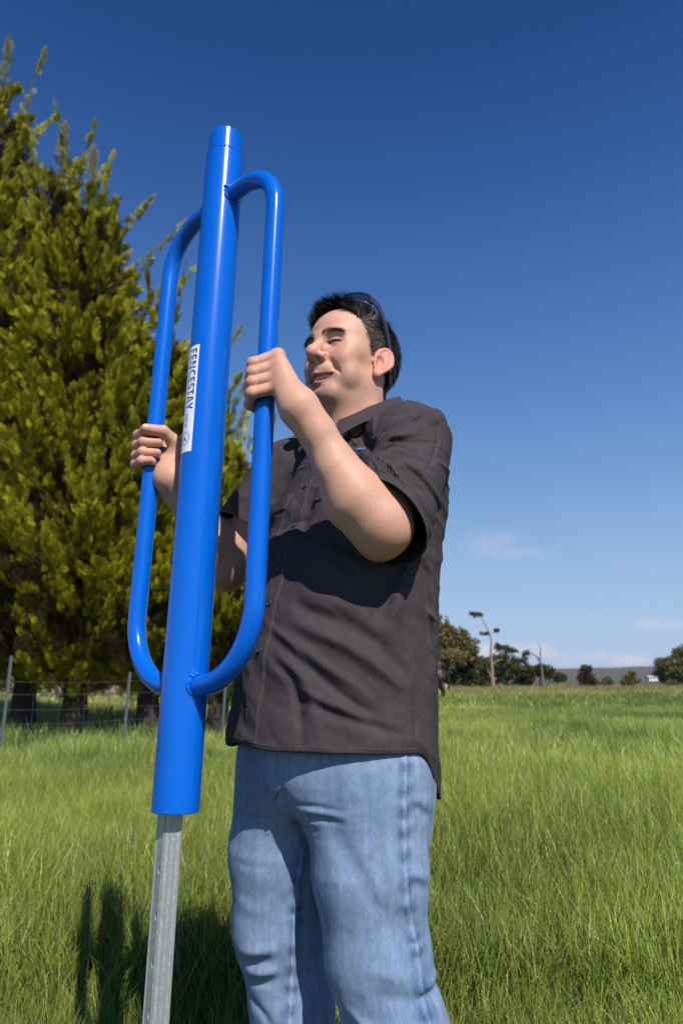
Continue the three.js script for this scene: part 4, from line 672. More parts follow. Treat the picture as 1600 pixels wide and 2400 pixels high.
// ------------------------------------------------------------------ sunglasses pushed up onto the hair
{
  const gl = thing('sunglasses', 'dark wraparound sunglasses pushed up on the head of the man', 'sunglasses');
  const frameMat = new THREE.MeshPhysicalMaterial({ color: lin(0.045, 0.045, 0.055), roughness: 0.28, clearcoat: 0.6, clearcoatRoughness: 0.12 });
  const lensMat = new THREE.MeshPhysicalMaterial({ color: lin(0.010, 0.020, 0.045), roughness: 0.06, clearcoat: 1, clearcoatRoughness: 0.03 });
  const innerMat = new THREE.MeshPhysicalMaterial({ color: lin(0.02, 0.10, 0.42), roughness: 0.25, clearcoat: 0.5 });
  // the front: a curved band arching across the head; frame rail above and below a curved lens
  const arc = (a, rise, out) => { const w = 0.0745 + out * 0.4, x = Math.sin(a) * w, q = Math.cos(a); return V(x, 0.1045 + 0.028 * q + rise * (0.55 + 0.25 * q), 0.0215 + 0.030 * q - rise * 0.55 + out * 0.6); };
  for (const s of [1, -1]) {
    const N = 16, M = 6, pos = [], idx = [];
    for (let side = 0; side < 2; side++) for (let i = 0; i <= N; i++) for (let j = 0; j <= M; j++) { const u = i / N, a = s * mix(0.14, 1.42, u), v = j / M, tall = 0.0155 * (0.72 + 0.5 * Math.sin(Math.PI * Math.min(1, u * 0.75 + 0.22))), p = arc(a, (v - 0.5) * 2 * tall, 0.004 * Math.sin(v * Math.PI) - side * 0.0018); pos.push(p.x, p.y, p.z); }
    const K = (N + 1) * (M + 1); for (let side = 0; side < 2; side++) for (let i = 0; i < N; i++) for (let j = 0; j < M; j++) { const b = side * K + i * (M + 1) + j, f = (side === 0) === (s > 0); f ? idx.push(b, b + M + 1, b + 1, b + 1, b + M + 1, b + M + 2) : idx.push(b, b + 1, b + M + 1, b + 1, b + M + 2, b + M + 1); }
    part('lens', headGroup(geo(pos, idx)), lensMat, gl);
    for (const v of [-1, 1]) { const pts = []; for (let i = 0; i <= 20; i++) { const u = i / 20, a = s * mix(0.10, 1.46, u), tall = 0.0165 * (0.72 + 0.5 * Math.sin(Math.PI * Math.min(1, u * 0.75 + 0.22))), p = arc(a, v * tall, 0.0005); pts.push([p.x, p.y, p.z, 0.0026]); } part('rim', headGroup(limb(pts, 8)), frameMat, gl); }
    // the arm: a flat blade from the hinge at the top of the head down behind the ear
    const path = [V(0.0735, 0.1170, 0.0330), V(0.0800, 0.1060, 0.0190), V(0.0835, 0.0800, 0.0020), V(0.0845, 0.0500, -0.0130), V(0.0825, 0.0270, -0.0230), V(0.0770, 0.0050, -0.0340), V(0.0710, -0.0130, -0.0420)];
    const curve = new THREE.CatmullRomCurve3(path), P = curve.getPoints(30), rows = [[], []];
    for (let half = 0; half < 2; half++) {
      const pos2 = [], idx2 = [];
      P.forEach((p, i) => {
        const t = i / 30, tan = curve.getTangent(t), out = V(1, 0.15, 0).addScaledVector(tan, -tan.x - 0.15 * tan.y).normalize(), wid = V().crossVectors(tan, out).normalize(), w = mix(0.0082, 0.0034, smooth(0, 0.55, t)), th = 0.0017;
        const c0 = half ? -th : 0, c1 = half ? 0 : th;
        for (const [a, b] of [[-1, c0], [1, c0], [1, c1], [-1, c1]]) pos2.push(s * (p.x + wid.x * w * a + out.x * b), p.y + wid.y * w * a + out.y * b, p.z + wid.z * w * a + out.z * b);
        if (i) for (let k = 0; k < 4; k++) { const o = (i - 1) * 4, k2 = (k + 1) % 4; idx2.push(o + k, o + k2, o + 4 + k2, o + k, o + 4 + k2, o + 4 + k); }
      });
      const g = geo(pos2, idx2).toNonIndexed(); g.computeVertexNormals();
      part(half ? 'arm_lining' : 'arm', headGroup(g), half ? innerMat : frameMat, gl);
    }
  }
  const bridge = []; for (let i = 0; i <= 8; i++) { const p = arc(mix(-0.14, 0.14, i / 8), -0.012, 0.001); bridge.push([p.x, p.y, p.z, 0.0032]); }
  part('bridge', headGroup(limb(bridge, 8)), frameMat, gl);
}
// ------------------------------------------------------------------ arms and hands
// joints in metres: [x, y, z, radius]
const ARM_L = { shoulder: [0.120, 1.405, -1.240, 0.052], elbow: [0.0660, 1.2390, -1.115, 0.0435], wrist: [-0.0685, 1.4320, -1.0790, 0.0275] };
const ARM_R = { shoulder: [-0.105, 1.405, -1.450, 0.050], elbow: [-0.2405, 1.2330, -1.452, 0.046], wrist: [-0.3370, 1.3880, -1.3470, 0.0300] };
const gripL = driverAt(0.703).add(V(Math.cos(HANDLE_AZ) * 0.170, 0, Math.sin(HANDLE_AZ) * 0.170)), gripR = driverAt(0.660).add(V(-Math.cos(HANDLE_AZ) * 0.170, 0, -Math.sin(HANDLE_AZ) * 0.170));
// a hand is laid out round the bar it grips: a = angle round the bar, r = distance from its axis, h = height along it
const around = (c, a, r, h, rad) => { const p = c.clone().addScaledVector(DRV.dir, h); return [p.x + Math.sin(a) * r, p.y, p.z + Math.cos(a) * r, rad]; };
const D2R = Math.PI / 180;
function fist(c, turn, dirn, wrist, opt) {
  // turn: angle (0 = towards the camera, positive = right) of the knuckles; dirn: which way the fingers wrap
  const F = [], nails = [], rows = opt.rows;
  rows.forEach(([h, r0, len, dh], i) => {
    const k = len, a = (deg) => turn + dirn * deg * D2R;
    F.push([around(c, a(0), 0.0335, h, 0.0118 * r0), around(c, a(72), 0.0345, h + dh, 0.0104 * r0), around(c, a(138), 0.0275, h + dh * 1.6, 0.0094 * r0), around(c, a(138 + 52 * k), 0.0262, h + dh * 2.0, 0.0084 * r0)]);
  });
  return F;
}
const handL = fist(gripL, 38 * D2R, -1, ARM_L.wrist, { rows: [[0.036, 1.0, 1, -0.016], [0.0165, 1.03, 1, -0.0135], [-0.0035, 0.99, 1, -0.0115], [-0.023, 0.92, 0.9, -0.0110]] });
const thumbL = [around(gripL, 95 * D2R, 0.040, -0.005, 0.0155), around(gripL, 140 * D2R, 0.037, 0.026, 0.0125), around(gripL, 195 * D2R, 0.0300, 0.036, 0.0108), around(gripL, 235 * D2R, 0.0285, 0.037, 0.0094)];
const handR = fist(gripR, 190 * D2R, 1, ARM_R.wrist, { rows: [[0.034, 1.0, 1.05, -0.004], [0.0115, 1.03, 1.30, -0.0035], [-0.011, 0.99, 1.25, -0.003], [-0.0315, 0.90, 0.85, -0.0015]] });
const thumbR = [around(gripR, 105 * D2R, 0.043, -0.022, 0.0165), around(gripR, 82 * D2R, 0.0440, 0.012, 0.0125), around(gripR, 42 * D2R, 0.0345, 0.0275, 0.0115), around(gripR, -14 * D2R, 0.0355, 0.0300, 0.0100)];
function handField(fingers, thumb, wrist, heel) {
  return (x, y, z) => {
    // palm: ridges from the wrist to each knuckle, drawn together
    let palm = 9;
    for (const f of fingers) palm = smin(palm, cone(x, y, z, [wrist[0], wrist[1], wrist[2], wrist[3] * 0.72], [f[0][0], f[0][1], f[0][2], f[0][3] * 0.98]), 0.013);
    for (const e of heel) palm = smin(palm, cone(x, y, z, e[0], e[1]), 0.014);
    for (const f of fingers) palm = smin(palm, ball(x, y, z, f[0][0], f[0][1], f[0][2], f[0][3] * 1.04), 0.004);
    let d = palm, fd = 9;
    for (const f of fingers) { let q = 9; for (let k = 0; k < 3; k++) q = smin(q, cone(x, y, z, f[k], f[k + 1]), 0.0035); for (let k = 1; k < 3; k++) q = smin(q, ball(x, y, z, f[k][0], f[k][1], f[k][2], f[k][3] * 1.06), 0.004); fd = smin(fd, q, 0.0018); }
    let t = 9; for (let k = 0; k < 3; k++) t = smin(t, cone(x, y, z, thumb[k], thumb[k + 1]), 0.005);
    d = smin(d, fd, 0.005); d = smin(d, t, 0.006);
    return d;
  };
}
const barDist = (x, y, z, c) => { const dx = x - c.x, dy = y - c.y, dz = z - c.z, t = dx * DRV.dir.x + dy * DRV.dir.y + dz * DRV.dir.z; return Math.hypot(dx - DRV.dir.x * t, dy - DRV.dir.y * t, dz - DRV.dir.z * t) - 0.01685; };
function armField(A, hand, grip, marks) {
  const S = A.shoulder, E = A.elbow, W = A.wrist, up = [mix(S[0], E[0], 0.55), mix(S[1], E[1], 0.55), mix(S[2], E[2], 0.55), 0.047];
  const belly = [mix(E[0], W[0], 0.26) - A.sag, mix(E[1], W[1], 0.26) - A.sag * 0.7, mix(E[2], W[2], 0.26), A.fore], thin = [mix(E[0], W[0], 0.80), mix(E[1], W[1], 0.80), mix(E[2], W[2], 0.80), W[3] * 0.99];
  return (x, y, z) => {
    let d = smin(cone(x, y, z, S, up), cone(x, y, z, up, E), 0.02);
    d = smin(d, cone(x, y, z, E, belly), 0.03); d = smin(d, cone(x, y, z, belly, thin), 0.02); d = smin(d, cone(x, y, z, thin, W), 0.02);
    for (const m of marks) d = smin(d, cone(x, y, z, m[0], m[1]), m[2]);
    d = smin(d, hand(x, y, z), 0.026);
    return smax(d, -(barDist(x, y, z, grip) - 0.0002), 0.0015);
  };
}
ARM_L.fore = 0.0485; ARM_R.fore = 0.0485; ARM_L.sag = 0.009; ARM_R.sag = 0;
const heelL = [[[ARM_L.wrist[0] - 0.004, ARM_L.wrist[1] - 0.006, ARM_L.wrist[2] + 0.002, 0.021], around(gripL, 62 * D2R, 0.038, -0.027, 0.0150)], [[ARM_L.wrist[0], ARM_L.wrist[1], ARM_L.wrist[2] - 0.010, 0.020], thumbL[0]]];
const heelR = [[[ARM_R.wrist[0], ARM_R.wrist[1], ARM_R.wrist[2] + 0.006, 0.020], thumbR[0]], [[ARM_R.wrist[0] - 0.006, ARM_R.wrist[1] - 0.002, ARM_R.wrist[2], 0.019], around(gripR, 150 * D2R, 0.036, -0.034, 0.0150)], [thumbR[0], thumbR[1]]];
const elbowTip = (E, dx, dy, dz, r) => [E[0] + dx, E[1] + dy, E[2] + dz, r];
const fieldL = armField(ARM_L, handField(handL, thumbL, ARM_L.wrist, heelL), gripL, [
  [elbowTip(ARM_L.elbow, -0.008, -0.028, -0.002, 0.022), elbowTip(ARM_L.elbow, -0.030, -0.004, 0.008, 0.020), 0.022],      // point of the elbow and the bone below it
  [elbowTip(ARM_L.elbow, -0.010, 0.014, 0.020, 0.026), [-0.012, 1.325, -1.084, 0.016], 0.03],                               // muscle on the thumb side
]);
const fieldR = armField(ARM_R, handField(handR, thumbR, ARM_R.wrist, heelR), gripR, [
  [elbowTip(ARM_R.elbow, 0.006, -0.026, 0.0, 0.024), elbowTip(ARM_R.elbow, -0.020, 0.005, 0.014, 0.024), 0.022],
]);
function skinTint(x, y, z, joints) {
  let [r, g, b] = SKIN; const m = fbm(x * 45, y * 45, z * 45, 4), s = fbm(x * 220, y * 220, z * 220, 2);
  r *= 1 + 0.05 * m + 0.05 * s; g *= 1 + 0.11 * m + 0.08 * s; b *= 1 + 0.12 * m + 0.08 * s;
  for (const j of joints) { const k = 0.42 * smooth(j[3] * 2.1, j[3] * 0.7, Math.hypot(x - j[0], y - j[1], z - j[2])); r = mix(r, 0.57, k); g = mix(g, 0.235, k); b = mix(b, 0.165, k); }
  const freckle = smooth(0.80, 0.92, 0.5 + 0.5 * noise3(x * 330 + 9, y * 330, z * 330)); r *= 1 - 0.08 * freckle; g *= 1 - 0.12 * freckle; b *= 1 - 0.13 * freckle;
  return [r, g, b];
}
function skinPiece(f, lo, hi, h, joints, wrist) {
  const m = surface(f, lo, hi, h), nor = normals(f, m.pos, h * 0.5), col = [];
  for (let i = 0; i < m.pos.length; i += 3) {
    const x = m.pos[i], y = m.pos[i + 1], z = m.pos[i + 2]; col.push(...skinTint(x, y, z, joints));
    const w = 0.00022 * fbm(x * 420, y * 420, z * 420, 2); for (let c = 0; c < 3; c++) m.pos[i + c] += nor[i + c] * w;
  }
  const g = geo(m.pos, m.idx, { color: col }); bodyPieces.push(g);
}
skinPiece(fieldL, [-0.19, 1.17, -1.33], [0.24, 1.57, -1.00], 0.0026, [...handL.flatMap((f) => [f[0], f[1], f[2]]), elbowTip(ARM_L.elbow, -0.012, -0.030, 0.01, 0.03)]);
skinPiece(fieldR, [-0.45, 1.15, -1.54], [-0.05, 1.53, -1.22], 0.0026, [...handR.flatMap((f) => [f[1], f[2], f[3]]), thumbR[3]]);
// finger nails: thin curved plates on the backs of the last joints
{
  const nail = (f, c, dirn) => {
    const a = V(f[2][0], f[2][1], f[2][2]), b = V(f[3][0], f[3][1], f[3][2]), ax = b.clone().sub(a).normalize(), mid = b.clone().addScaledVector(ax, -0.001), rel = mid.clone().sub(c), out = rel.addScaledVector(DRV.dir, -rel.dot(DRV.dir)); out.addScaledVector(ax, -out.dot(ax)).normalize();
    const side = V().crossVectors(ax, out).normalize(), r = f[3][3] + 0.0003, pos = [], idx = [], NU = 6, NV = 8;
    for (let i = 0; i <= NU; i++) for (let k = 0; k <= NV; k++) { const u = mix(-0.0042, 0.0060, i / NU), q = mix(-0.85, 0.85, k / NV) * (i === 0 ? 0.8 : i === NU ? 0.72 : 1), rr = r + 0.0004 - (i === 0 ? 0.0008 : 0); const p = mid.clone().addScaledVector(ax, u).addScaledVector(side, Math.sin(q) * rr * 0.94).addScaledVector(out, Math.cos(q) * rr); pos.push(p.x, p.y, p.z); if (i && k) { const o = (i - 1) * (NV + 1) + k - 1; idx.push(o, o + 1, o + NV + 1, o + 1, o + NV + 2, o + NV + 1); } }
    return geo(pos, idx);
  };
  const nailMat = new THREE.MeshPhysicalMaterial({ color: lin(0.60, 0.35, 0.28), roughness: 0.3, side: THREE.DoubleSide });
  for (const f of [...handR, thumbR]) part('fingernail', nail(f, gripR), nailMat, man);
  for (const f of [...handL, thumbL]) part('fingernail', nail(f, gripL), nailMat, man);
}
// fine hairs on the forearms
{
  const rnd = rng(404), pos = [], idx = [], col = [];
  const furry = (A, f, n) => { const E = V(...A.elbow.slice(0, 3)), W = V(...A.wrist.slice(0, 3)), ax = W.clone().sub(E).normalize(), e1 = V(0, 1, 0).cross(ax).normalize(), e2 = V().crossVectors(ax, e1); for (let k = 0; k < n; k++) { const t = 0.12 + 0.85 * rnd(), a = rnd() * 6.283, o = e1.clone().multiplyScalar(Math.cos(a)).addScaledVector(e2, Math.sin(a)), p = E.clone().lerp(W, t); let r = 0.12; for (; r > 0.01; r -= 0.001) if (f(p.x + o.x * r, p.y + o.y * r, p.z + o.z * r) < 0) break; p.addScaledVector(o, r); const s = 0.10 + 0.10 * rnd(); strand(pos, idx, col, p, ax.clone().multiplyScalar(-0.55).addScaledVector(e2, 0.5).addScaledVector(o, 0.35).add(V(rnd() - 0.5, rnd() - 0.5, rnd() - 0.5).multiplyScalar(0.5)).normalize(), 0.006 + 0.007 * rnd(), 0.00007, ax.clone().multiplyScalar(-0.3).addScaledVector(o, -0.3), [s, s * 0.65, s * 0.42], 2); } };
  furry(ARM_L, fieldL, 1300); furry(ARM_R, fieldR, 700);
  part('arm_hair', geo(pos, idx, { color: col }), hairMat, man).userData.kind = 'stuff';
}
// ------------------------------------------------------------------ clothing
// folds in the cloth: broken lines in metres (x, y), height of the fold, half width
const SHIRT_CREASES = [[[[-0.0668,1.1142],[0.0,1.0937],[0.0562,1.0561],[0.0984,1.0116]], -0.008, 0.015],
  [[[-0.0767,1.0882],[0.0,1.059],[0.0627,1.0183],[0.1045,0.9844]], 0.007, 0.013],
  [[[-0.1105,1.0618],[-0.0415,1.0081],[0.0207,0.961],[0.0622,0.9308]], -0.005, 0.009],
  [[[-0.1036,1.0766],[-0.0276,1.0229],[0.0484,0.9711]], 0.0045, 0.009],
  [[[-0.113,1.0313],[-0.0788,1.0013],[-0.0671,0.9614],[-0.0603,0.8981]], -0.005, 0.008],
  [[[-0.0959,1.0313],[-0.0534,0.9913],[-0.0377,0.918]], 0.004, 0.009],
  [[[-0.0685,0.968],[0.0205,0.9347],[0.0959,0.9134]], -0.0035, 0.007],
  [[[-0.0685,0.9847],[0.0205,0.9494],[0.089,0.928]], 0.003, 0.007],
  [[[0.1149,0.9876],[0.1191,0.9393],[0.1149,0.8875]], -0.0025, 0.0032],
  [[[0.1402,1.1931],[0.1455,1.1047],[0.153,1.0236]], -0.005, 0.01],
  [[[0.1539,1.2112],[0.1601,1.1138],[0.1632,1.024]], 0.004, 0.009],
  [[[0.1212,1.2049],[0.0974,1.1347],[0.0757,1.0646]], 0.006, 0.013],
  [[[0.1028,1.1945],[0.0745,1.1394],[0.0603,1.098]], -0.007, 0.012],
  [[[0.1173,1.137],[0.1357,1.0656],[0.1393,0.9943]], -0.004, 0.01],
  [[[-0.0461,1.3325],[-0.0624,1.2842],[-0.0709,1.2359]], -0.004, 0.009],
  [[[-0.1135,1.267],[-0.078,1.2773],[-0.039,1.2808]], -0.0025, 0.007],
  [[[-0.0567,1.2497],[-0.0071,1.229],[0.0355,1.2014]], -0.005, 0.012],
  [[[-0.0703,1.2066],[-0.0141,1.1792],[0.0422,1.145]], 0.005, 0.014],
  [[[0.0518,1.3813],[0.0776,1.4187],[0.1109,1.4367],[0.1479,1.4417]], -0.0055, 0.008],
  [[[0.0528,1.3689],[0.0917,1.401],[0.1357,1.4188]], 0.0045, 0.009],
  [[[0.048,1.3637],[0.1018,1.3863],[0.1615,1.3962]], -0.0035, 0.005],
  [[[0.0515,1.3479],[0.1001,1.3576],[0.1488,1.3368]], -0.0045, 0.008],
  [[[0.0567,1.3339],[0.1028,1.3394],[0.1418,1.3187]], 0.0035, 0.009],
  [[[0.0633,1.316],[0.0984,1.3092],[0.1301,1.2921]], -0.002, 0.006],
  [[[0.0906,1.2794],[0.122,1.2523],[0.1394,1.2455]], -0.0025, 0.007],
  [[[0.1713,1.4438],[0.1668,1.4036],[0.1533,1.3634],[0.139,1.329]], -0.0022, 0.0026],
  [[[0.1267,1.2998],[0.0959,1.2845],[0.0719,1.2745]], -0.0012, 0.0022],
  [[[0.0376,1.4328],[0.0511,1.4036],[0.0541,1.3817]], -0.006, 0.009],
  [[[-0.0758,1.3995],[-0.0492,1.4216],[-0.0076,1.4363]], -0.003, 0.008]];
const JEANS_CREASES = [[[[-0.0679,0.8065],[-0.0339,0.8072],[0.0,0.8032]], -0.0022, 0.004],
  [[[-0.0639,0.7866],[-0.0269,0.7892],[0.0067,0.784]], -0.0026, 0.005],
  [[[-0.0639,0.7984],[-0.0269,0.7991],[0.0034,0.7951]], 0.002, 0.005],
  [[[-0.0667,0.7678],[-0.0367,0.771]], -0.002, 0.005],
  [[[-0.0053,0.7743],[0.0167,0.7289],[0.06,0.664],[0.0867,0.6056]], -0.005, 0.014],
  [[[-0.0267,0.7613],[-0.0067,0.6964],[0.0,0.6186]], 0.003, 0.016],
  [[[0.0528,0.7442],[0.0727,0.6864],[0.0859,0.6349]], -0.0035, 0.009],
  [[[0.1023,0.8064],[0.1209,0.801],[0.1382,0.7829]], -0.0032, 0.008],
  [[[0.1023,0.8185],[0.123,0.8158],[0.1403,0.803]], 0.003, 0.009],
  [[[0.0971,0.7028],[0.1154,0.6975],[0.1324,0.679]], -0.0032, 0.008],
  [[[0.0971,0.716],[0.1154,0.7121],[0.1358,0.6975]], 0.0032, 0.009],
  [[[0.1018,0.6447],[0.1188,0.6315],[0.129,0.6117]], -0.003, 0.007],
  [[[0.1145,0.5491],[0.1342,0.5479],[0.1538,0.5491]], -0.004, 0.006],
  [[[0.1145,0.5606],[0.1342,0.5619],[0.1538,0.5631]], 0.0035, 0.007],
  [[[0.0127,0.5307],[0.0318,0.5152],[0.0509,0.5059],[0.0668,0.5152]], 0.005, 0.008],
  [[[0.0095,0.5171],[0.0318,0.501],[0.0573,0.4936]], -0.005, 0.007],
  [[[0.0519,0.5596],[0.0843,0.5533],[0.1102,0.547]], -0.003, 0.009],
  [[[0.0324,0.5912],[0.0648,0.5849],[0.1038,0.5722]], 0.0025, 0.01],
  [[[-0.1615,0.5429],[-0.1382,0.5471],[-0.1105,0.5542]], -0.005, 0.008],
  [[[-0.1673,0.5585],[-0.1382,0.5641],[-0.1105,0.5698]], 0.005, 0.008],
  [[[-0.1516,0.513],[-0.1287,0.5143],[-0.1073,0.5213]], -0.0045, 0.007],
  [[[-0.1538,0.5269],[-0.1287,0.531],[-0.1073,0.5366]], 0.005, 0.007],
  [[[-0.1804,0.6346],[-0.1553,0.6274],[-0.1183,0.6288]], 0.0035, 0.012],
  [[[-0.1476,0.4815],[-0.1301,0.4713],[-0.1125,0.4542]], -0.004, 0.007],
  [[[-0.1818,0.773],[-0.1515,0.7693],[-0.1061,0.7767]], -0.002, 0.005],
  [[[-0.1803,0.8098],[-0.1439,0.8025],[-0.1023,0.8098]], -0.002, 0.006],
  [[[-0.1789,0.6968],[-0.1565,0.6925],[-0.1193,0.6968]], -0.0015, 0.006],
  [[[-0.0936,0.822],[-0.0709,0.7668],[-0.0553,0.7254]], -0.005, 0.008]];
const SIDE_SEAM = [[0.1018,0.8957],[0.0984,0.8296],[0.095,0.7372],[0.0984,0.6711],[0.112,0.6117],[0.1188,0.539],[0.1358,0.4862],[0.1439,0.4532]];
const IN_SEAM = [[-0.064,0.7219],[-0.0727,0.6689],[-0.0778,0.6052],[-0.08,0.5344],[-0.0822,0.4778],[-0.0844,0.4141]];
const YAW = 48 * Math.PI / 180, LX = Math.cos(YAW), LZ = Math.sin(YAW), FX = -Math.sin(YAW), FZ = Math.cos(YAW);   // his left and his front
const table = (rows) => (y) => { let i = 1; while (i < rows.length - 1 && y > rows[i][0]) i++; const a = rows[i - 1], b = rows[i], t = smoothT(clamp((y - a[0]) / (b[0] - a[0]))); return a.map((v, k) => v + (b[k] - v) * t); };
const smoothT = (t) => t * t * (3 - 2 * t) * 0.5 + t * 0.5;
function ring(x, z, [, cx, cz, a, bf, bb]) {                          // distance to an oval girth: half width a, half depth bf in front, bb behind
  const u = (x - cx) * LX + (z - cz) * LZ, v = (x - cx) * FX + (z - cz) * FZ, b = v > 0 ? bf : bb, n = Math.hypot(u / a, v / b), g = Math.hypot(u / (a * a), v / (b * b));
  return g < 1e-6 ? -b : n * (n - 1) / g;
}
const creaseSum = (list, x, y) => { let s = 0; for (const [L, amp, w] of list) { const [d, t] = lineDist(x, y, L); if (d < w * 2.6) s += amp * Math.exp(-(d * d) / (w * w)) * Math.pow(Math.sin(Math.PI * clamp(0.06 + 0.88 * t)), 0.6); } return s; };
// ---- shirt
const girth = table([[0.78, -0.012, -1.335, 0.206, 0.194, 0.160], [0.90, -0.010, -1.335, 0.203, 0.192, 0.150], [1.00, -0.004, -1.338, 0.199, 0.188, 0.144], [1.10, 0.004, -1.342, 0.196, 0.180, 0.142], [1.20, 0.014, -1.348, 0.194, 0.166, 0.146], [1.30, 0.024, -1.354, 0.194, 0.140, 0.150], [1.40, 0.032, -1.360, 0.186, 0.112, 0.146], [1.47, 0.038, -1.364, 0.158, 0.092, 0.120], [1.56, 0.042, -1.366, 0.11, 0.07, 0.08]]);
const hemHeight = (x, z) => { const v = (x + 0.01) * FX + (z + 1.335) * FZ, u = (x + 0.01) * LX + (z + 1.335) * LZ; return 0.884 + 0.010 * smooth(0.12, 0.2, v) - 0.085 * smooth(0.005, -0.085, v) - 0.004 * Math.sin(u * 30); };
const SLEEVE_L = { a: [0.128, 1.424, -1.245, 0.076], b: [0.0700, 1.2350, -1.110, 0.0705], p: V(0.0600, 1.2845, -1.0935), n: V(-0.640, -0.545, 0.541).normalize() };
const SLEEVE_R = { a: [-0.110, 1.425, -1.452, 0.078], b: [-0.225, 1.255, -1.452, 0.074], p: V(-0.2030, 1.2990, -1.440), n: V(-0.50, -0.85, 0.10).normalize() };
const planeDist = (x, y, z, s) => (x - s.p.x) * s.n.x + (y - s.p.y) * s.n.y + (z - s.p.z) * s.n.z;
const sleeveDist = (x, y, z, s) => cone(x, y, z, s.a, s.b);
function torsoField(x, y, z) {
  let t = ring(x, z, girth(y));
  t = smax(t, y - 1.452, 0.05);
  t = smin(t, cone(x, y, z, [0.068, 1.448, -1.335, 0.046], [0.122, 1.446, -1.258, 0.056]), 0.045);      // across the left shoulder
  t = smin(t, cone(x, y, z, [0.012, 1.445, -1.402, 0.046], [-0.090, 1.440, -1.455, 0.056]), 0.045);
  t = smin(t, egg(x, y, z, 0.158, 1.325, -1.320, 0.036, 0.070, 0.040), 0.03);                            // the back of the shirt standing off behind the arm
  return t;
}
function shirtField(x, y, z) {
  const hem = hemHeight(x, z) - y, t = smax(torsoField(x, y, z), hem, 0.003);
  const sl = smax(sleeveDist(x, y, z, SLEEVE_L), planeDist(x, y, z, SLEEVE_L), 0.003), sr = smax(sleeveDist(x, y, z, SLEEVE_R), planeDist(x, y, z, SLEEVE_R), 0.003);
  let d = smin(t, sl, 0.030); d = smin(d, sr, 0.030);
  if (d > 0.05 || d < -0.05) return d;
  // drape: soft diagonal folds over the belly, finer rumples everywhere
  const w = smooth(1.42, 1.30, y), s = x * 0.80 - y * 0.60, q = x * 0.60 + y * 0.80;
  let f = 0.0055 * w * fbm(s * 7, q * 26, z * 9, 3) + 0.0016 * fbm(x * 38, y * 38, z * 38, 3);
  f += 0.0030 * Math.max(0, 1 - Math.abs(fbm(s * 5 + 3, q * 17, z * 6, 2)) * 5) * w;
  if (z > -1.42) f += 1.45 * creaseSum(SHIRT_CREASES, x, y);
  // pulls that fan out from the armpit over the sleeve and the breast
  const px = x - 0.046, py = y - 1.385, pr = Math.hypot(px, py); if (z > -1.36 && pr < 0.26) { const th = Math.atan2(py, px), r1 = 1 - Math.abs(noise3(th * 3.4 + 2, pr * 5, 4)) * 3.2, r2 = 1 - Math.abs(noise3(th * 6.5 + 7, pr * 9, 8)) * 3.5; f += (0.0072 * Math.max(0, r1) + 0.0030 * Math.max(0, r2)) * smooth(0.01, 0.05, pr) * smooth(0.24, 0.11, pr) * smooth(-2.2, -1.2, th); }
  f *= smooth(-0.002, 0.012, -hem) * 0.75 + 0.25;
  for (const s of [SLEEVE_L, SLEEVE_R]) if (sleeveDist(x, y, z, s) < 0.03) f *= 0.06 + 0.94 * Math.max(smooth(0.004, 0.040, -planeDist(x, y, z, s)), smooth(0.012, 0.0, torsoField(x, y, z)));
  return d - f;
}
const cloth = { shirt: null, jeans: null };
function weave(seed, base, spread, rib) {
  const N = 512, d = new Uint8Array(N * N * 4), bp = new Uint8Array(N * N * 4);
  for (let y = 0; y < N; y++) for (let x = 0; x < N; x++) {
    const o = (y * N + x) * 4, v = 1 + spread * (0.5 * noise3(x * 0.7, y * 0.22, seed) + 0.5 * noise3(x * 0.22, y * 0.7, seed + 3)) + rib * Math.sin((x + (seed > 20 ? y : 0)) * 0.7854) * 0.5 + spread * 0.6 * fbm(x * 0.03, y * 0.03, seed, 3);
    d[o] = clamp(base * v, 0, 255); d[o + 1] = d[o + 2] = d[o]; d[o + 3] = 255; bp[o] = bp[o + 1] = bp[o + 2] = clamp(128 * v, 0, 255); bp[o + 3] = 255;
  }
  const mk = (a, s) => { const t = new THREE.DataTexture(a, N, N); t.wrapS = t.wrapT = THREE.RepeatWrapping; t.magFilter = THREE.LinearFilter; t.minFilter = THREE.LinearMipmapLinearFilter; if (s) t.colorSpace = THREE.SRGBColorSpace; t.needsUpdate = true; return t; };
  return { map: mk(d, true), bump: mk(bp) };
}
// uv in metres x 6: angle round an upright axis and height, the seam on the far side
function wrapUV(m, axis) {
  const uv = []; for (let i = 0; i < m.pos.length; i += 3) { const [cx, cz] = axis(m.pos[i], m.pos[i + 1], m.pos[i + 2]); uv.push(Math.atan2(m.pos[i] - cx, m.pos[i + 2] - cz) * 0.17 * 6, m.pos[i + 1] * 6); } return uv;
}
const shirtCloth = weave(7, 205, 0.12, 0.03), shirtMat = new THREE.MeshPhysicalMaterial({ vertexColors: true, map: shirtCloth.map, bumpMap: shirtCloth.bump, bumpScale: 0.0004, roughness: 0.9, specularIntensity: 0.2, sheen: 0.06, sheenColor: lin(0.35, 0.32, 0.34), sheenRoughness: 0.5, side: THREE.DoubleSide });
const SHIRT = [0.100, 0.082, 0.090];
const shirtTint = (x, y, z) => { const m = 1 + 0.10 * fbm(x * 14, y * 14, z * 14, 3) + 0.05 * noise3(x * 130, y * 130, z * 130); return SHIRT.map((c) => c * m); };
let shirt;
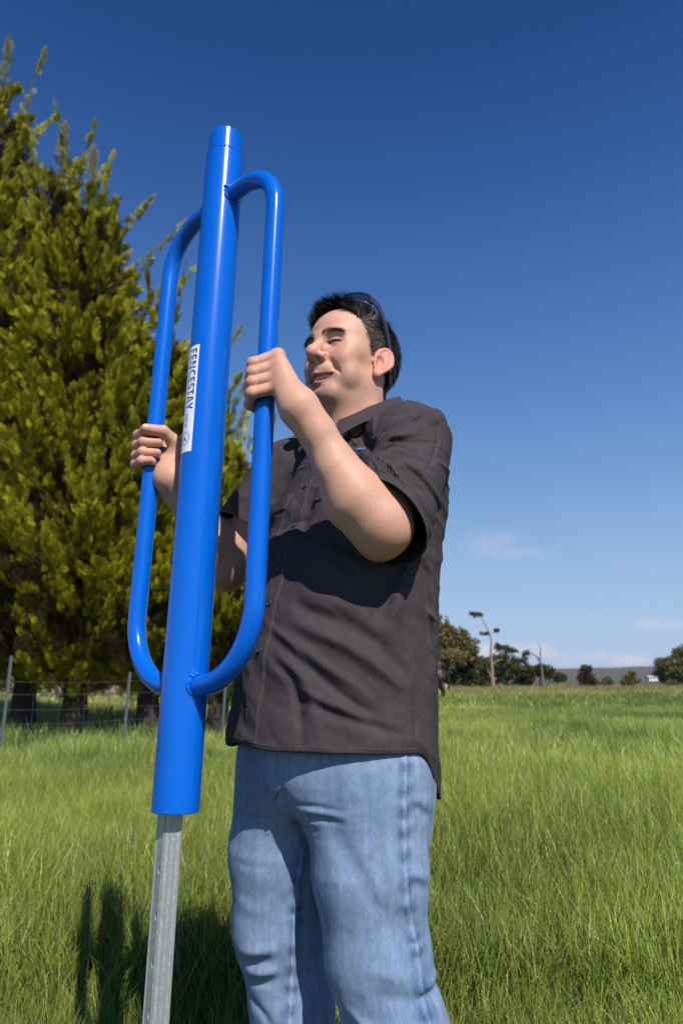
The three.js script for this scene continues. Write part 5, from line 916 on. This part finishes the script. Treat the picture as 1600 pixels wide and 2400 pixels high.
{
  let m = surface(shirtField, [-0.37, 0.79, -1.60], [0.30, 1.58, -0.95], 0.0038);
  m = clip(m, (x, y, z) => sleeveDist(x, y, z, SLEEVE_L) < 0.025 && torsoField(x, y, z) > 0.010 ? planeDist(x, y, z, SLEEVE_L) + 0.007 : Math.min(planeDist(x, y, z, SLEEVE_L) + 0.0045, -sleeveDist(x, y, z, SLEEVE_L) - 0.007));     // open cuffs, hem and neck
  m = clip(m, (x, y, z) => sleeveDist(x, y, z, SLEEVE_R) < 0.025 && torsoField(x, y, z) > 0.010 ? planeDist(x, y, z, SLEEVE_R) + 0.007 : Math.min(planeDist(x, y, z, SLEEVE_R) + 0.0045, -sleeveDist(x, y, z, SLEEVE_R) - 0.007));
  m = clip(m, (x, y, z) => Math.min(hemHeight(x, z) - y + 0.0045, -ring(x, z, girth(y)) - 0.010));
  m = clip(m, (x, y, z) => Math.min(0.066 - Math.hypot(x - 0.040, (z + 1.352) * 1.0), y - 1.40));
  m = clip(m, (x, y, z) => Math.min(0.012 + (1.44 - y) * 0.22 - Math.abs((x - 0.03) * LX + (z + 1.355) * LZ), y - 1.385, (x - 0.03) * FX + (z + 1.355) * FZ));   // open at the throat
  const nor = normals(shirtField, m.pos, 0.0022), s = sheet(m, nor, 0.0016), uv = wrapUV(s, () => [0.01, -1.345]), col = []; for (let i = 0; i < s.pos.length; i += 3) col.push(...shirtTint(s.pos[i], s.pos[i + 1], s.pos[i + 2]));
  shirt = part('shirt', geo(s.pos, s.idx, { normal: s.nor, uv, color: col }), shirtMat, man);
}
// ---- jeans
const hips = table([[0.60, -0.012, -1.315, 0.150, 0.10, 0.12], [0.76, -0.016, -1.320, 0.176, 0.140, 0.128], [0.86, -0.012, -1.328, 0.178, 0.150, 0.124], [0.96, -0.006, -1.335, 0.174, 0.155, 0.120], [1.02, -0.002, -1.338, 0.172, 0.165, 0.130]]);
const LEG_L = [[0.048, 0.84, -1.262, 0.100], [0.046, 0.70, -1.232, 0.090], [0.056, 0.585, -1.222, 0.0785], [0.084, 0.48, -1.212, 0.0760], [0.098, 0.36, -1.218, 0.0770], [0.104, 0.20, -1.240, 0.0740], [0.100, 0.085, -1.250, 0.0720]];
const LEG_R = [[-0.082, 0.84, -1.395, 0.108], [-0.104, 0.70, -1.372, 0.094], [-0.108, 0.58, -1.366, 0.0790], [-0.084, 0.46, -1.368, 0.0690], [-0.076, 0.34, -1.378, 0.0730], [-0.088, 0.20, -1.400, 0.0720], [-0.090, 0.085, -1.408, 0.0700]];
const chain = (x, y, z, L, k) => { let d = 9; for (let i = 1; i < L.length; i++) d = smin(d, cone(x, y, z, L[i - 1], L[i]), k); return d; };
const legAxis = (L, y) => { let i = 1; while (i < L.length - 1 && y < L[i][1]) i++; const t = clamp((y - L[i - 1][1]) / (L[i][1] - L[i - 1][1])); return [mix(L[i - 1][0], L[i][0], t), mix(L[i - 1][2], L[i][2], t)]; };
function jeansField(x, y, z) {
  const hip = smax(smax(ring(x, z, hips(y)), y - 1.0, 0.004), 0.765 - y, 0.10);
  const l = chain(x, y, z, LEG_L, 0.02), r = chain(x, y, z, LEG_R, 0.02), legs = smin(l, r, 0.012);
  let d = smax(smin(hip, legs, 0.06), 0.075 - y, 0.003);
  if (d > 0.04 || d < -0.04) return d;
  const lower = smooth(0.62, 0.40, y);
  let f = 0.0016 * fbm(x * 30, y * 30, z * 30, 3) + 0.0038 * lower * fbm(x * 10, y * 34, z * 10, 3) + 0.0022 * fbm(x * 13 + 3, y * 11, z * 13, 2);
  if (z > -1.40) f += creaseSum(JEANS_CREASES, x, y);
  // raised outer and inner seams, puckered along their length
  if (x > -0.02 && z > -1.34) { const [q] = lineDist(x, y, SIDE_SEAM); f += 0.0022 * Math.exp(-((q / 0.0035) ** 2)) + 0.0016 * Math.sin(y * 190 + 2 * noise3(0, y * 30, 0)) * Math.exp(-((q / 0.011) ** 2)); }
  if (x < 0.0 && z > -1.40) { const [q] = lineDist(x, y, IN_SEAM); f += 0.0022 * Math.exp(-((q / 0.004) ** 2)) + 0.0012 * Math.sin(y * 210) * Math.exp(-((q / 0.010) ** 2)); }
  return d - f;
}
function denim(x, y, z) {
  // patchy wash, deeper indigo beside the seams, small rusty stains on the thigh
  const m = fbm(x * 9, y * 5, z * 9, 4), streak = fbm(x * 160, y * 9, z * 160, 3);
  let k = clamp(0.66 + 0.38 * m + 0.24 * streak);
  let q = 9; if (x > -0.02 && z > -1.34) q = lineDist(x, y, SIDE_SEAM)[0]; else if (z > -1.40) q = lineDist(x, y, IN_SEAM)[0];
  const pucker = 0.5 + 0.5 * Math.sin(y * 190 + 2 * noise3(0, y * 30, 0)); k -= 0.42 * smooth(0.020, 0.003, q) * (0.35 + 0.65 * pucker); if (q < 0.0026) k += 0.34;
  k = clamp(k); const c = [mix(0.050, 0.355, k), mix(0.115, 0.465, k), mix(0.280, 0.630, k)], st = smooth(0.30, 0.44, fbm(x * 55 + 4, y * 48, z * 55, 3)) * smooth(0.05, 0.02, Math.hypot(x - 0.020, y - 0.76)) * 0.6;
  return [mix(c[0], 0.34, st), mix(c[1], 0.24, st), mix(c[2], 0.17, st)];
}
const denimCloth = weave(31, 232, 0.15, 0.06), jeansMat = new THREE.MeshPhysicalMaterial({ vertexColors: true, map: denimCloth.map, bumpMap: denimCloth.bump, bumpScale: 0.0007, roughness: 0.9, specularIntensity: 0.2, sheen: 0.05, sheenColor: lin(0.4, 0.45, 0.5), sheenRoughness: 0.6, side: THREE.DoubleSide });
let jeans;
{
  let m = surface(jeansField, [-0.29, 0.06, -1.57], [0.26, 1.02, -1.02], 0.0038);
  m = clip(m, (x, y, z) => Math.min(0.0795 - y, -chain(x, y, z, LEG_L, 0.02) - 0.008)); m = clip(m, (x, y, z) => Math.min(0.0795 - y, -chain(x, y, z, LEG_R, 0.02) - 0.008));
  const nor = normals(jeansField, m.pos, 0.0024), s = sheet(m, nor, 0.0018), uv = wrapUV(s, (x, y, z) => { const [ax, az] = legAxis(chain(x, y, z, LEG_L, 0.02) < chain(x, y, z, LEG_R, 0.02) ? LEG_L : LEG_R, y), k = smooth(0.62, 0.86, y); return [mix(ax, -0.01, k), mix(az, -1.33, k)]; }), col = [];
  for (let i = 0; i < s.pos.length; i += 3) col.push(...denim(s.pos[i], s.pos[i + 1], s.pos[i + 2]));
  jeans = part('jeans', geo(s.pos, s.idx, { normal: s.nor, uv, color: col }), jeansMat, man);
}
// ------------------------------------------------------------------ collar, placket, pockets, buttons, stitching
const AX = (u, v, y, c) => V(c[0] + u * LX + v * FX, y, c[1] + u * LZ + v * FZ);
function onCloth(field, u, y, c = [0.01, -1.345]) {                    // the point of the cloth in front of (u, y), sought from outside
  let v = 0.34, p = AX(u, v, y, c), d = field(p.x, p.y, p.z);
  for (let i = 0; i < 60 && d > 0.0003; i++) { v -= Math.max(d * 0.7, 0.0004); p = AX(u, v, y, c); d = field(p.x, p.y, p.z); }
  return p;
}
const clothNormal = (field, p, e = 0.003) => V(field(p.x + e, p.y, p.z) - field(p.x - e, p.y, p.z), field(p.x, p.y + e, p.z) - field(p.x, p.y - e, p.z), field(p.x, p.y, p.z + e) - field(p.x, p.y, p.z - e)).normalize();
function patch(field, uAt, y0, y1, nu, ny, lift, tint) {                // a second layer of cloth lying on the first
  const pos = [], idx = [], col = [], uv = [], side = [];
  for (let j = 0; j <= ny; j++) for (let i = 0; i <= nu; i++) {
    const y = mix(y0, y1, j / ny), [a, b] = uAt(y), u = mix(a, b, i / nu), p = onCloth(field, u, y), n = clothNormal(field, p), rim = i === 0 || i === nu || j === 0 || j === ny;
    const l = rim ? lift * 0.1 : lift; pos.push(p.x + n.x * l, p.y + n.y * l, p.z + n.z * l); col.push(...tint(p.x, p.y, p.z)); uv.push(u * 6, y * 6);
    if (i && j) { const o = (j - 1) * (nu + 1) + i - 1; idx.push(o, o + 1, o + nu + 2, o, o + nu + 2, o + nu + 1); }
  }
  return geo(pos, idx, { color: col, uv });
}
function stitches(points, parent, mat, r = 0.00042, dash = 0.0032, gap = 0.0018, name = 'stitching') {   // a row of separate stitches along a line of points
  const list = []; let carry = 0;
  for (let i = 1; i < points.length; i++) {
    const a = points[i - 1], b = points[i], L = a.distanceTo(b); if (L > 0.05) continue;
    for (let s = carry; s < L; s += dash + gap) { const p = a.clone().lerp(b, s / L), q = a.clone().lerp(b, Math.min(1, (s + dash) / L)); if (p.distanceTo(q) > 0.0005) list.push(limb([[p.x, p.y, p.z, r], [q.x, q.y, q.z, r]], 4)); carry = s + dash + gap - L; }
  }
  if (list.length) part(name, mergeGeometries(list), mat, parent).userData.kind = 'stuff';
}
const thread = std(lin(0.17, 0.145, 0.15), 0.7), goldThread = std(lin(0.40, 0.36, 0.33), 0.7);
{
  // placket down the middle of the front
  part('placket', patch(shirtField, () => [-0.017, 0.0195], 0.899, 1.40, 14, 130, 0.0022, shirtTint), shirtMat, shirt);
  for (const u of [-0.013, 0.0165]) { const L = []; for (let y = 0.900; y < 1.40; y += 0.006) { const p = onCloth(shirtField, u, y), n = clothNormal(shirtField, p); L.push(p.addScaledVector(n, 0.0024)); } stitches(L, shirt, thread); }
  const hemLine = []; for (let u = -0.20; u < 0.205; u += 0.005) { const p = onCloth(shirtField, u, 0.905), y = hemHeight(p.x, p.z) + 0.0085, q = onCloth(shirtField, u, y), n = clothNormal(shirtField, q); hemLine.push(q.addScaledVector(n, 0.0006)); } stitches(hemLine, shirt, thread);
  // chest pockets with flaps
  for (const [a, b] of [[-0.128, -0.036], [0.042, 0.134]]) {
    part('pocket', patch(shirtField, () => [a, b], 1.222, 1.338, 26, 30, 0.0020, shirtTint), shirtMat, shirt);
    part('pocket_flap', patch(shirtField, (y) => [a - 0.003, b + 0.003], 1.308, 1.346, 26, 10, 0.0048, shirtTint), shirtMat, shirt);
    const L = []; for (let k = 0; k <= 24; k++) { const p = onCloth(shirtField, mix(a, b, k / 24), 1.3125), n = clothNormal(shirtField, p); L.push(p.addScaledVector(n, 0.0052)); } stitches(L, shirt, thread);
  }
  // buttons: turned discs with a raised rim and four holes
  const prof = [[0, 0.0011], [0.0026, 0.0010], [0.0033, 0.0018], [0.0042, 0.0028], [0.0050, 0.0026], [0.0055, 0.0015], [0.0052, 0.0004], [0.0046, 0]].map(([r, y]) => new THREE.Vector2(r, y));
  const disc = new THREE.LatheGeometry(prof, 24), hole = new THREE.CylinderGeometry(0.00075, 0.00075, 0.0012, 8), bMat = std(lin(0.055, 0.052, 0.056), 0.3), hMat = std(lin(0.004, 0.004, 0.004), 0.9);
  for (const y of [1.352, 1.272, 1.204, 1.128, 1.048]) {
    const p = onCloth(shirtField, 0.002, y), n = clothNormal(shirtField, p), b = part('button', disc, bMat, shirt);
    b.position.copy(p.addScaledVector(n, 0.0022)); b.quaternion.setFromUnitVectors(V(0, 1, 0), n);
    for (const [x, z] of [[1, 1], [1, -1], [-1, 1], [-1, -1]]) { const h = part('button_hole', hole, hMat, b); h.position.set(x * 0.0012, 0.0008, z * 0.0012); }
  }
  // shirt collar: stand and turned-down leaf, open at the throat
  const pos = [], idx = [], col = [], uv = [], NT = 96, NS = 12, T0 = -2.86, T1 = 2.86;
  for (let i = 0; i <= NT; i++) {
    const t = mix(T0, T1, i / NT), back = Math.abs(t) / Math.PI, front = 1 - back;                        // t = 0 straight behind
    const a = t + Math.PI, fu = Math.sin(a), fv = Math.cos(a), yTop = mix(1.566, 1.486, smooth(0.12, 1.0, back)) , tip = smooth(0.70, 0.93, back), rN = mix(0.0690, 0.0760, smooth(0.5, 1, back));
    const prof2 = [[rN + 0.012, -0.066], [rN + 0.004, -0.030], [rN, -0.006], [rN + 0.003, 0.0005], [rN + 0.007, 0.0005], [rN + 0.011, -0.006], [rN + 0.020, -0.016], [rN + 0.035, -0.029 - 0.004 * tip], [rN + 0.049, -0.041 - 0.018 * tip]];
    for (let k = 0; k <= NS; k++) {
      const q = k / NS * (prof2.length - 1), b = Math.min(Math.floor(q), prof2.length - 2), r = mix(prof2[b][0], prof2[b + 1][0], q - b) + 0.0012 * fbm(t * 4, k * 0.5, 3, 2), dy = mix(prof2[b][1], prof2[b + 1][1], q - b), side = tip * 0.010 * smooth(0.5, 1, k / NS);
      const u = fu * r + Math.sign(fu) * side, v = fv * (r + 0.004), x = 0.0415 + u * LX + v * FX, z = -1.3530 + u * LZ + v * FZ; pos.push(x, yTop + dy, z); col.push(...shirtTint(x, yTop + dy, z)); uv.push(t * 0.5, k * 0.06);
      if (i && k) { const o = (i - 1) * (NS + 1) + k - 1; idx.push(o, o + NS + 1, o + 1, o + 1, o + NS + 1, o + NS + 2); }
    }
  }
  const flat = geo(pos, idx), s = sheet({ pos, idx }, flat.attributes.normal.array, 0.0016), cc = [...col, ...col], uu = [...uv, ...uv];
  part('collar', geo(s.pos, s.idx, { normal: s.nor, color: cc, uv: uu }), shirtMat, shirt);
  // double row of stitching round the left cuff, yoke seam over the shoulder
  const A = V(...SLEEVE_L.a.slice(0, 3)), B = V(...SLEEVE_L.b.slice(0, 3)), ax = B.clone().sub(A).normalize(), e1 = V(1, 0, 0).addScaledVector(ax, -ax.x).normalize(), e2 = V().crossVectors(ax, e1);
  for (const off of [0.021, 0.026]) {
    const L = []; for (let k = 0; k <= 90; k++) {
      const q = k / 90 * 2 * Math.PI, dir = e1.clone().multiplyScalar(Math.cos(q)).addScaledVector(e2, Math.sin(q)); let t = 0, r = 0.13;
      const base = A.clone(), num = -off - (A.clone().sub(SLEEVE_L.p).dot(SLEEVE_L.n)); let p = null;
      for (; r > 0.03; r -= 0.0008) { t = (num - dir.dot(SLEEVE_L.n) * r) / ax.dot(SLEEVE_L.n); p = base.clone().addScaledVector(ax, t).addScaledVector(dir, r); if (shirtField(p.x, p.y, p.z) < 0.0006) break; }
      L.push(p.addScaledVector(dir, 0.0004));
    }
    stitches(L, shirt, std(lin(0.03, 0.026, 0.028), 0.8));
  }
}
// jeans: fly, pocket edges and seam threads
{
  const C = [-0.01, -1.33];
  const row = (pts, lift, mat, r) => { const L = []; for (let i = 1; i < pts.length; i++) for (let k = 0; k < 8; k++) { const u = mix(pts[i - 1][0], pts[i][0], k / 8), y = mix(pts[i - 1][1], pts[i][1], k / 8), p = onCloth(jeansField, u, y, C), n = clothNormal(jeansField, p); L.push(p.addScaledVector(n, lift)); } stitches(L, jeans, mat, r); };
  part('fly', patch((x, y, z) => jeansField(x, y, z), (y) => [-0.003, 0.034 * smooth(0.802, 0.835, y)], 0.800, 0.975, 12, 40, 0.0025, denim), jeansMat, jeans);
  row([[0.032, 0.97], [0.031, 0.86], [0.026, 0.83], [0.012, 0.812], [0.0, 0.803]], 0.0032, goldThread); row([[0.027, 0.97], [0.026, 0.862], [0.021, 0.836], [0.010, 0.82], [0.0, 0.812]], 0.0032, goldThread);
  // threads of the outer and inner leg seams
  const seam = (L, mat) => { const P = []; for (let i = 1; i < L.length; i++) for (let k = 0; k < 14; k++) { const x = mix(L[i - 1][0], L[i][0], k / 14), y = mix(L[i - 1][1], L[i][1], k / 14); let z = -1.0; for (; z > -1.5; z -= 0.0008) if (jeansField(x, y, z) < 0.0004) break; if (z > -1.49) P.push(V(x, y, z + 0.0004)); } stitches(P, jeans, mat, 0.0005); };
  seam(SIDE_SEAM, goldThread); seam(IN_SEAM.map(([x, y]) => [x + 0.004, y]), goldThread); seam(IN_SEAM.map(([x, y]) => [x - 0.004, y]), goldThread);
  // back pocket, its edge just round the side of the hip
  const bp = []; const pk = patchBack(); part('back_pocket', pk.g, jeansMat, jeans); stitches(pk.edge, jeans, goldThread, 0.0006);
}
function patchBack() {
  // laid over the left buttock: angle measured round the hip from the left side towards the back
  const pos = [], idx = [], col = [], uv = [], edge = [], nu = 18, ny = 20;
  for (let j = 0; j <= ny; j++) for (let i = 0; i <= nu; i++) {
    const y = mix(0.735, 0.875, j / ny), a = mix(0.22, 1.02, i / nu), dx = Math.cos(a) * LX - Math.sin(a) * FX, dz = Math.cos(a) * LZ - Math.sin(a) * FZ; let r = 0.3, d = 1, x = 0, z = 0;
    for (let k = 0; k < 80 && d > 0.0003; k++) { x = -0.01 + dx * r; z = -1.33 + dz * r; d = jeansField(x, y, z); r -= Math.max(d * 0.7, 0.0003); }
    const rim = i === 0 || j === 0 || i === nu || j === ny, l = rim ? 0.0003 : 0.0028; x += dx * l; z += dz * l; pos.push(x, y, z); col.push(...denim(x, y, z)); uv.push(a, y * 6); if (i === 1) edge.push(V(x + dx * 0.0006, y, z + dz * 0.0006));
    if (i && j) { const o = (j - 1) * (nu + 1) + i - 1; idx.push(o, o + nu + 2, o + 1, o, o + nu + 1, o + nu + 2); }
  }
  return { g: geo(pos, idx, { color: col, uv }), edge };
}
// embroidered lettering on the left breast
{
  const font = await new FontLoader().loadAsync('fonts/droid/droid_sans_bold.typeface.json'), g = new TextGeometry('.COM.AU', { font, size: 0.0042, depth: 0.0004, curveSegments: 3 });
  g.computeBoundingBox(); g.translate(-(g.boundingBox.max.x + g.boundingBox.min.x) / 2, 0, 0);
  const p = V(0.0335, 1.4035, 0); p.z = -1.1; while (shirtField(p.x, p.y, p.z) > 0.0008 && p.z > -1.4) p.z -= 0.0006;
  const n = clothNormal(shirtField, p, 0.005), m = part('embroidery', g, std(lin(0.22, 0.33, 0.72), 0.6), shirt), right = V(0, 1, 0).cross(n).normalize(), up = n.clone().cross(right);
  m.quaternion.setFromRotationMatrix(new THREE.Matrix4().makeBasis(right, up, n)); m.rotateZ(-0.22); m.position.copy(p).addScaledVector(n, 0.0012);
}
// the body under the clothes, and his boots in the grass
{
  const trunk = (x, y, z) => {
    let d = cone(x, y, z, [-0.008, 0.92, -1.335, 0.125], [0.02, 1.25, -1.35, 0.115]); d = smin(d, cone(x, y, z, [0.02, 1.25, -1.35, 0.115], [0.036, 1.42, -1.362, 0.085]), 0.05); d = smin(d, cone(x, y, z, [0.036, 1.40, -1.362, 0.075], [0.040, 1.50, -1.352, 0.056]), 0.03);
    d = smin(d, cone(x, y, z, [0.06, 1.44, -1.34, 0.045], [0.128, 1.43, -1.255, 0.048]), 0.04); d = smin(d, cone(x, y, z, [0.02, 1.44, -1.39, 0.045], [-0.11, 1.43, -1.45, 0.046]), 0.04);
    for (const L of [LEG_L, LEG_R]) for (let i = 1; i < L.length; i++) d = smin(d, cone(x, y, z, [...L[i - 1].slice(0, 3), L[i - 1][3] - 0.022], [...L[i].slice(0, 3), L[i][3] - 0.022]), 0.03);
    return d;
  };
  const m = surface(trunk, [-0.26, 0.03, -1.56], [0.24, 1.56, -1.1], 0.012), col = []; for (let i = 0; i < m.pos.length; i += 3) col.push(...SKIN); bodyPieces.push(geo(m.pos, m.idx, { color: col, normal: normals(trunk, m.pos, 0.006) }));
  for (const [x, z, a] of [[0.100, -1.250, 0.5], [-0.090, -1.408, 0.75]]) {
    const dx = -Math.sin(a), dz = Math.cos(a), boot = (px, py, pz) => { let d = cone(px, py, pz, [x, 0.16, z, 0.052], [x, 0.07, z, 0.048]); d = smin(d, cone(px, py, pz, [x, 0.058, z, 0.048], [x + dx * 0.15, 0.045, z + dz * 0.15, 0.046]), 0.03); return Math.max(d, 0.004 - py); };
    const b = surface(boot, [x - 0.25, -0.01, z - 0.1], [x + 0.12, 0.24, z + 0.25], 0.008); part('boot', geo(b.pos, b.idx, { normal: normals(boot, b.pos, 0.004) }), std(lin(0.10, 0.055, 0.028), 0.7), man);
  }
}
part('body', mergeGeometries(bodyPieces), skin, man);

renderer.render(scene, camera);
